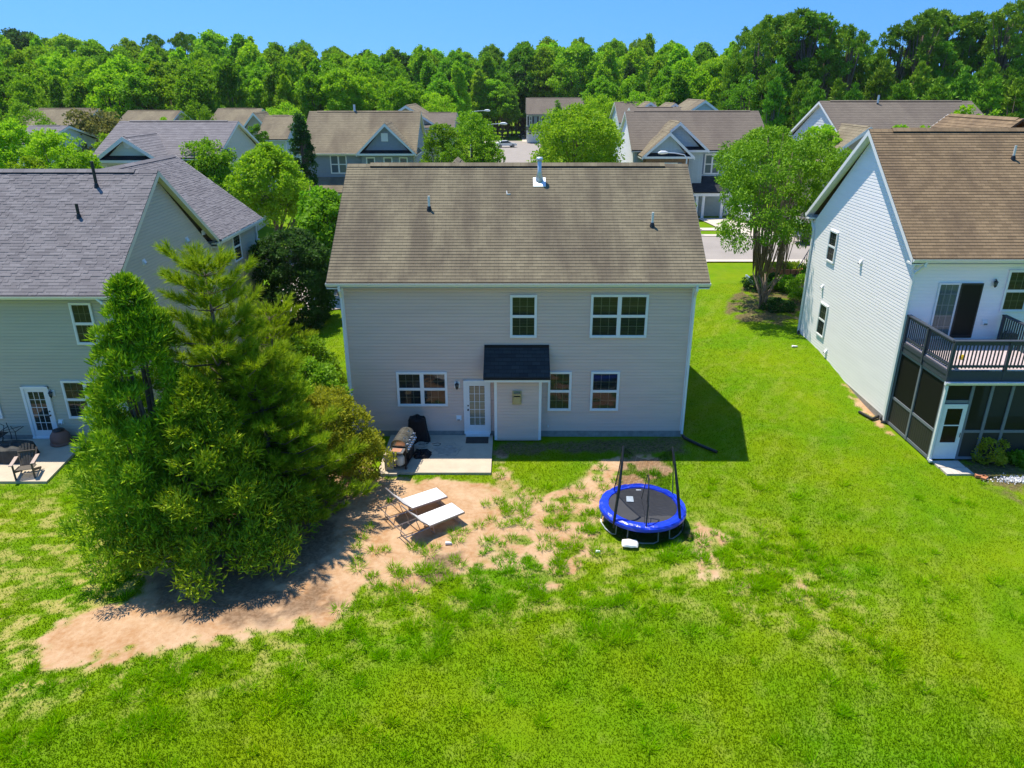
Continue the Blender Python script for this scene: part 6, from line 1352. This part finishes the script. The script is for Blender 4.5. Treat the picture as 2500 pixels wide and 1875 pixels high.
# ------------------------------------------------------------------ left patio things
zp = -.34
p = Pz(68, 1160, zp)
rt = thing('patio_chair', (p.x, p.y, zp), 'dark slatted garden chair with wide arms on the left patio', 'chair', None, R(18)); M['chair'] = mat('weathered dark wood', (.10, .085, .07), .7, noise=.15, nscale=10)
for k in range(7): m = MB(); x_ = -.02 + k * .075; m.box(-.28, .28, -.28 + x_, -.22 + x_, .34 - k * .012, .36 - k * .012); m.build('seat_slat', M['chair'], rt)
for k in range(7):
    a = (k - 3) * .085; hgt = .98 - abs(k - 3) ** 2 * .022; m = MB(); m.beam((a * .8, .24, .27), (a * 1.15, .24 + .36, hgt), .065, .02, (0, -1, .4)); m.build('back_slat', M['chair'], rt)
m = MB(); m.beam((-.27, .46, .72), (.27, .46, .72), .03, .06); m.build('back_rail', M['chair'], rt)
for s in (-1, 1):
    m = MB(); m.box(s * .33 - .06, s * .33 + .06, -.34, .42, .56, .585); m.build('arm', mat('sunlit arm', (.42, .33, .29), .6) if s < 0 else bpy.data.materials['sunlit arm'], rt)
    m = MB(); m.box(s * .29 - .02, s * .29 + .02, -.32, -.24, 0, .56); m.build('front_leg', M['chair'], rt); m = MB(); m.beam((s * .29, -.24, .3), (s * .29, .5, .0), .04, .09); m.build('rear_leg', M['chair'], rt)
p = Pz(32, 1125, zp); M['cover2'] = mat('faded black cover', (.045, .045, .042), .7, noise=.3, nscale=4, bump=.4, bscale=6)
cover_mesh('covered_fire_table', (p.x - .15, p.y + .25, zp), 1.5, .95, .52, 'low square fire table under a faded black cover on the left patio', 'covered table', M['cover2'], .0, 12)
p = Pz(147, 1085, zp); rt = thing('clay_fire_pot', (p.x, p.y + .1, zp), 'round terracotta fire pot beside the left back door', 'fire pot')
m = MB(); m.lathe((0, 0, 0), [(.33, 0), (.38, .03), (.38, .07), (.33, .09), (.35, .13), (.35, .28), (.31, .40), (.24, .50), (.19, .53), (.20, .56)], 20); m.build('bowl', mat('terracotta', (.26, .13, .10), .7, noise=.15, nscale=3), rt, True)
m = MB(); m.lathe((0, 0, 0), [(.16, .555), (.17, .575), (.10, .61), (.02, .62)], 16); m.build('lid', M['black'], rt, True)
m = MB(); m.tube([(-.36, 0, .1), (-.37, .0, .11)], .02, 6); m.tube([(.20 * math.cos(t), .20 * math.sin(t), .56) for t in np.linspace(0, 6.2, 20)], .014, 5, True); m.build('rim', M['black'], rt)
m = MB(); m.tube([(-.5, 0, .05), (-.3, .02, .06), (-.1, .02, .05), (0, 0, .08), (.12, 0, .09), (.25, -.02, .07), (.32, -.05, .05)], [.015, .018, .03, .08, .10, .08, .03], 8); p = Pz(185, 1080, zp); o = m.build('watering_can', M['black'], None, True); o.location = (p.x, p.y, zp + .03); tag(o, 'black low object lying on the patio right of the terracotta pot', 'garden tool')
p = Pz(38, 1075, zp); rt = thing('metal_side_table', (p.x, p.y, zp), 'black open metal table frame against the grey green wall', 'table')
m = MB(); s = .3; m.tube([(-s, -s, .5), (s, -s, .5), (s, s, .5), (-s, s, .5)], .014, 5, True); m.tube([(-s, -s, .5), (s, s, .5)], .01, 5); m.tube([(s, -s, .5), (-s, s, .5)], .01, 5); m.build('top_frame', M['black'], rt)
for a, b in ((-1, -1), (1, -1), (1, 1), (-1, 1)): m = MB(); m.tube([(a * s, b * s, .5), (a * s * .8, b * s * .8, .2), (a * s * 1.15, b * s * 1.15, 0)], .013, 5); m.build('leg', M['black'], rt)
p = Pz(0, 1085, zp); rt = thing('metal_chair', (p.x, p.y, zp), 'black curved metal chair cut by the left edge on the patio', 'chair')
m = MB(); m.tube([(-.25, -.25, 0), (.28, -.25, .02), (.3, -.2, .3), (.28, .1, .75), (-.1, .2, .85)], .014, 5); m.build('side_frame', M['black'], rt); m = MB(); m.tube([(-.25, .25, 0), (.28, .3, .02), (.3, .3, .3), (.2, .35, .75)], .014, 5); m.build('side_frame', M['black'], rt); m = MB(); m.box(-.25, .25, -.22, .25, .38, .40); m.build('seat', M['black'], rt)

# ------------------------------------------------------------------ right hand bed
a = Pz(2268, 1128, .02)
for i in range(4):
    for j in range(2):
        m = MB(); x_ = 14.87 + i * .235 + j * .02; y_ = 22.66 - j * .5; m.box(x_, x_ + .225, y_, y_ + .46, -.04, .03 + .002 * ((i + j) % 2)); o = m.build('paving_slab', M['walk']); tag(o, 'pale concrete paver of the small path below the porch door', 'paver', 'pavers below the porch door')
for k, (px, py, s) in enumerate(((2393, 1165, .16), (2402, 1170, .12))):
    p = Pz(px, py, 0); m = MB(); m.box(-s, s, -.08, .08, 0, .09); o = m.build('brick', M['brickorange'], None); o.location = (p.x, p.y, 0); o.rotation_euler.z = -.3 + k; tag(o, ['larger loose red brick at edge of the mulch bed', 'smaller broken red brick leaning on the larger one'][k], 'brick')
rs = np.random.RandomState(14); p = Pz(2475, 1172, 0); n_ = 900; C_ = np.stack([p.x + rs.randn(n_) * .38 + .2, p.y + rs.randn(n_) * .11, .01 + .03 * rs.rand(n_)], 1)
o = bpy.data.objects.new('white_gravel', leaf_mesh('white_gravel', C_, rs.randn(n_, 3), .03 + .03 * rs.rand(n_), mat('white gravel', (.75, .75, .76), .8), rs, .5)); COL.objects.link(o); tag(o, 'scatter of white gravel in the mulch bed at right edge', None, None, 'stuff')
# things on the deck
p = Pz(2347, 877, 3.45); m = MB(); m.box(-.06, .06, -.06, .06, 0, .12); m.box(-.03, .05, -.03, .03, .12, .16); o = m.build('toy', mat('yellow plastic', (.75, .55, .02), .4)); o.location = (p.x, p.y, 3.45); tag(o, 'small yellow toy on the deck boards', 'toy')
p = Pz(2457, 829, 3.45); rt = thing('black_case', (p.x, p.y, 3.45), 'black plastic case near the side rail of the deck', 'case'); m = MB(); m.hexa([(-.3, -.16, 0), (-.3, .16, 0), (.3, .16, 0), (.3, -.16, 0), (-.27, -.13, .26), (-.27, .13, .26), (.27, .13, .26), (.27, -.13, .26)]); m.build('body', M['black'], rt); m = MB(); m.tube([(-.12, 0, .26), (-.1, 0, .34), (.1, 0, .34), (.12, 0, .26)], .015, 6); m.build('handle', M['black'], rt)
p = Pz(2360, 826, 3.46); m = MB(); m.tube([(p.x - .4, p.y + .1, 3.462), (p.x, p.y, 3.462), (p.x + .3, p.y + .12, 3.462), (p.x + .7, p.y + .02, 3.462), (p.x + 1.1, p.y + .1, 3.462)], .012, 5); tag(m.build('black_cable', M['black']), 'black cable lying along the deck boards', 'cable')


# ------------------------------------------------------------------ thin summer haze
m = bpy.data.materials.new('thin haze'); m.use_nodes = True; n = m.node_tree; n.nodes.remove(n.nodes['Principled BSDF'])
pv = n.nodes.new('ShaderNodeVolumePrincipled'); pv.inputs['Density'].default_value = .00008; pv.inputs['Color'].default_value = (.82, .90, 1, 1); pv.inputs['Anisotropy'].default_value = .3
n.links.new(pv.outputs[0], n.nodes['Material Output'].inputs['Volume'])
mb = MB(); mb.box(gx[0] - 5, gx[-1] + 5, gy[0] - 5, gy[-1] + 5, -3, 48); o = mb.build('haze', m); tag(o, None, None, None, 'stuff')
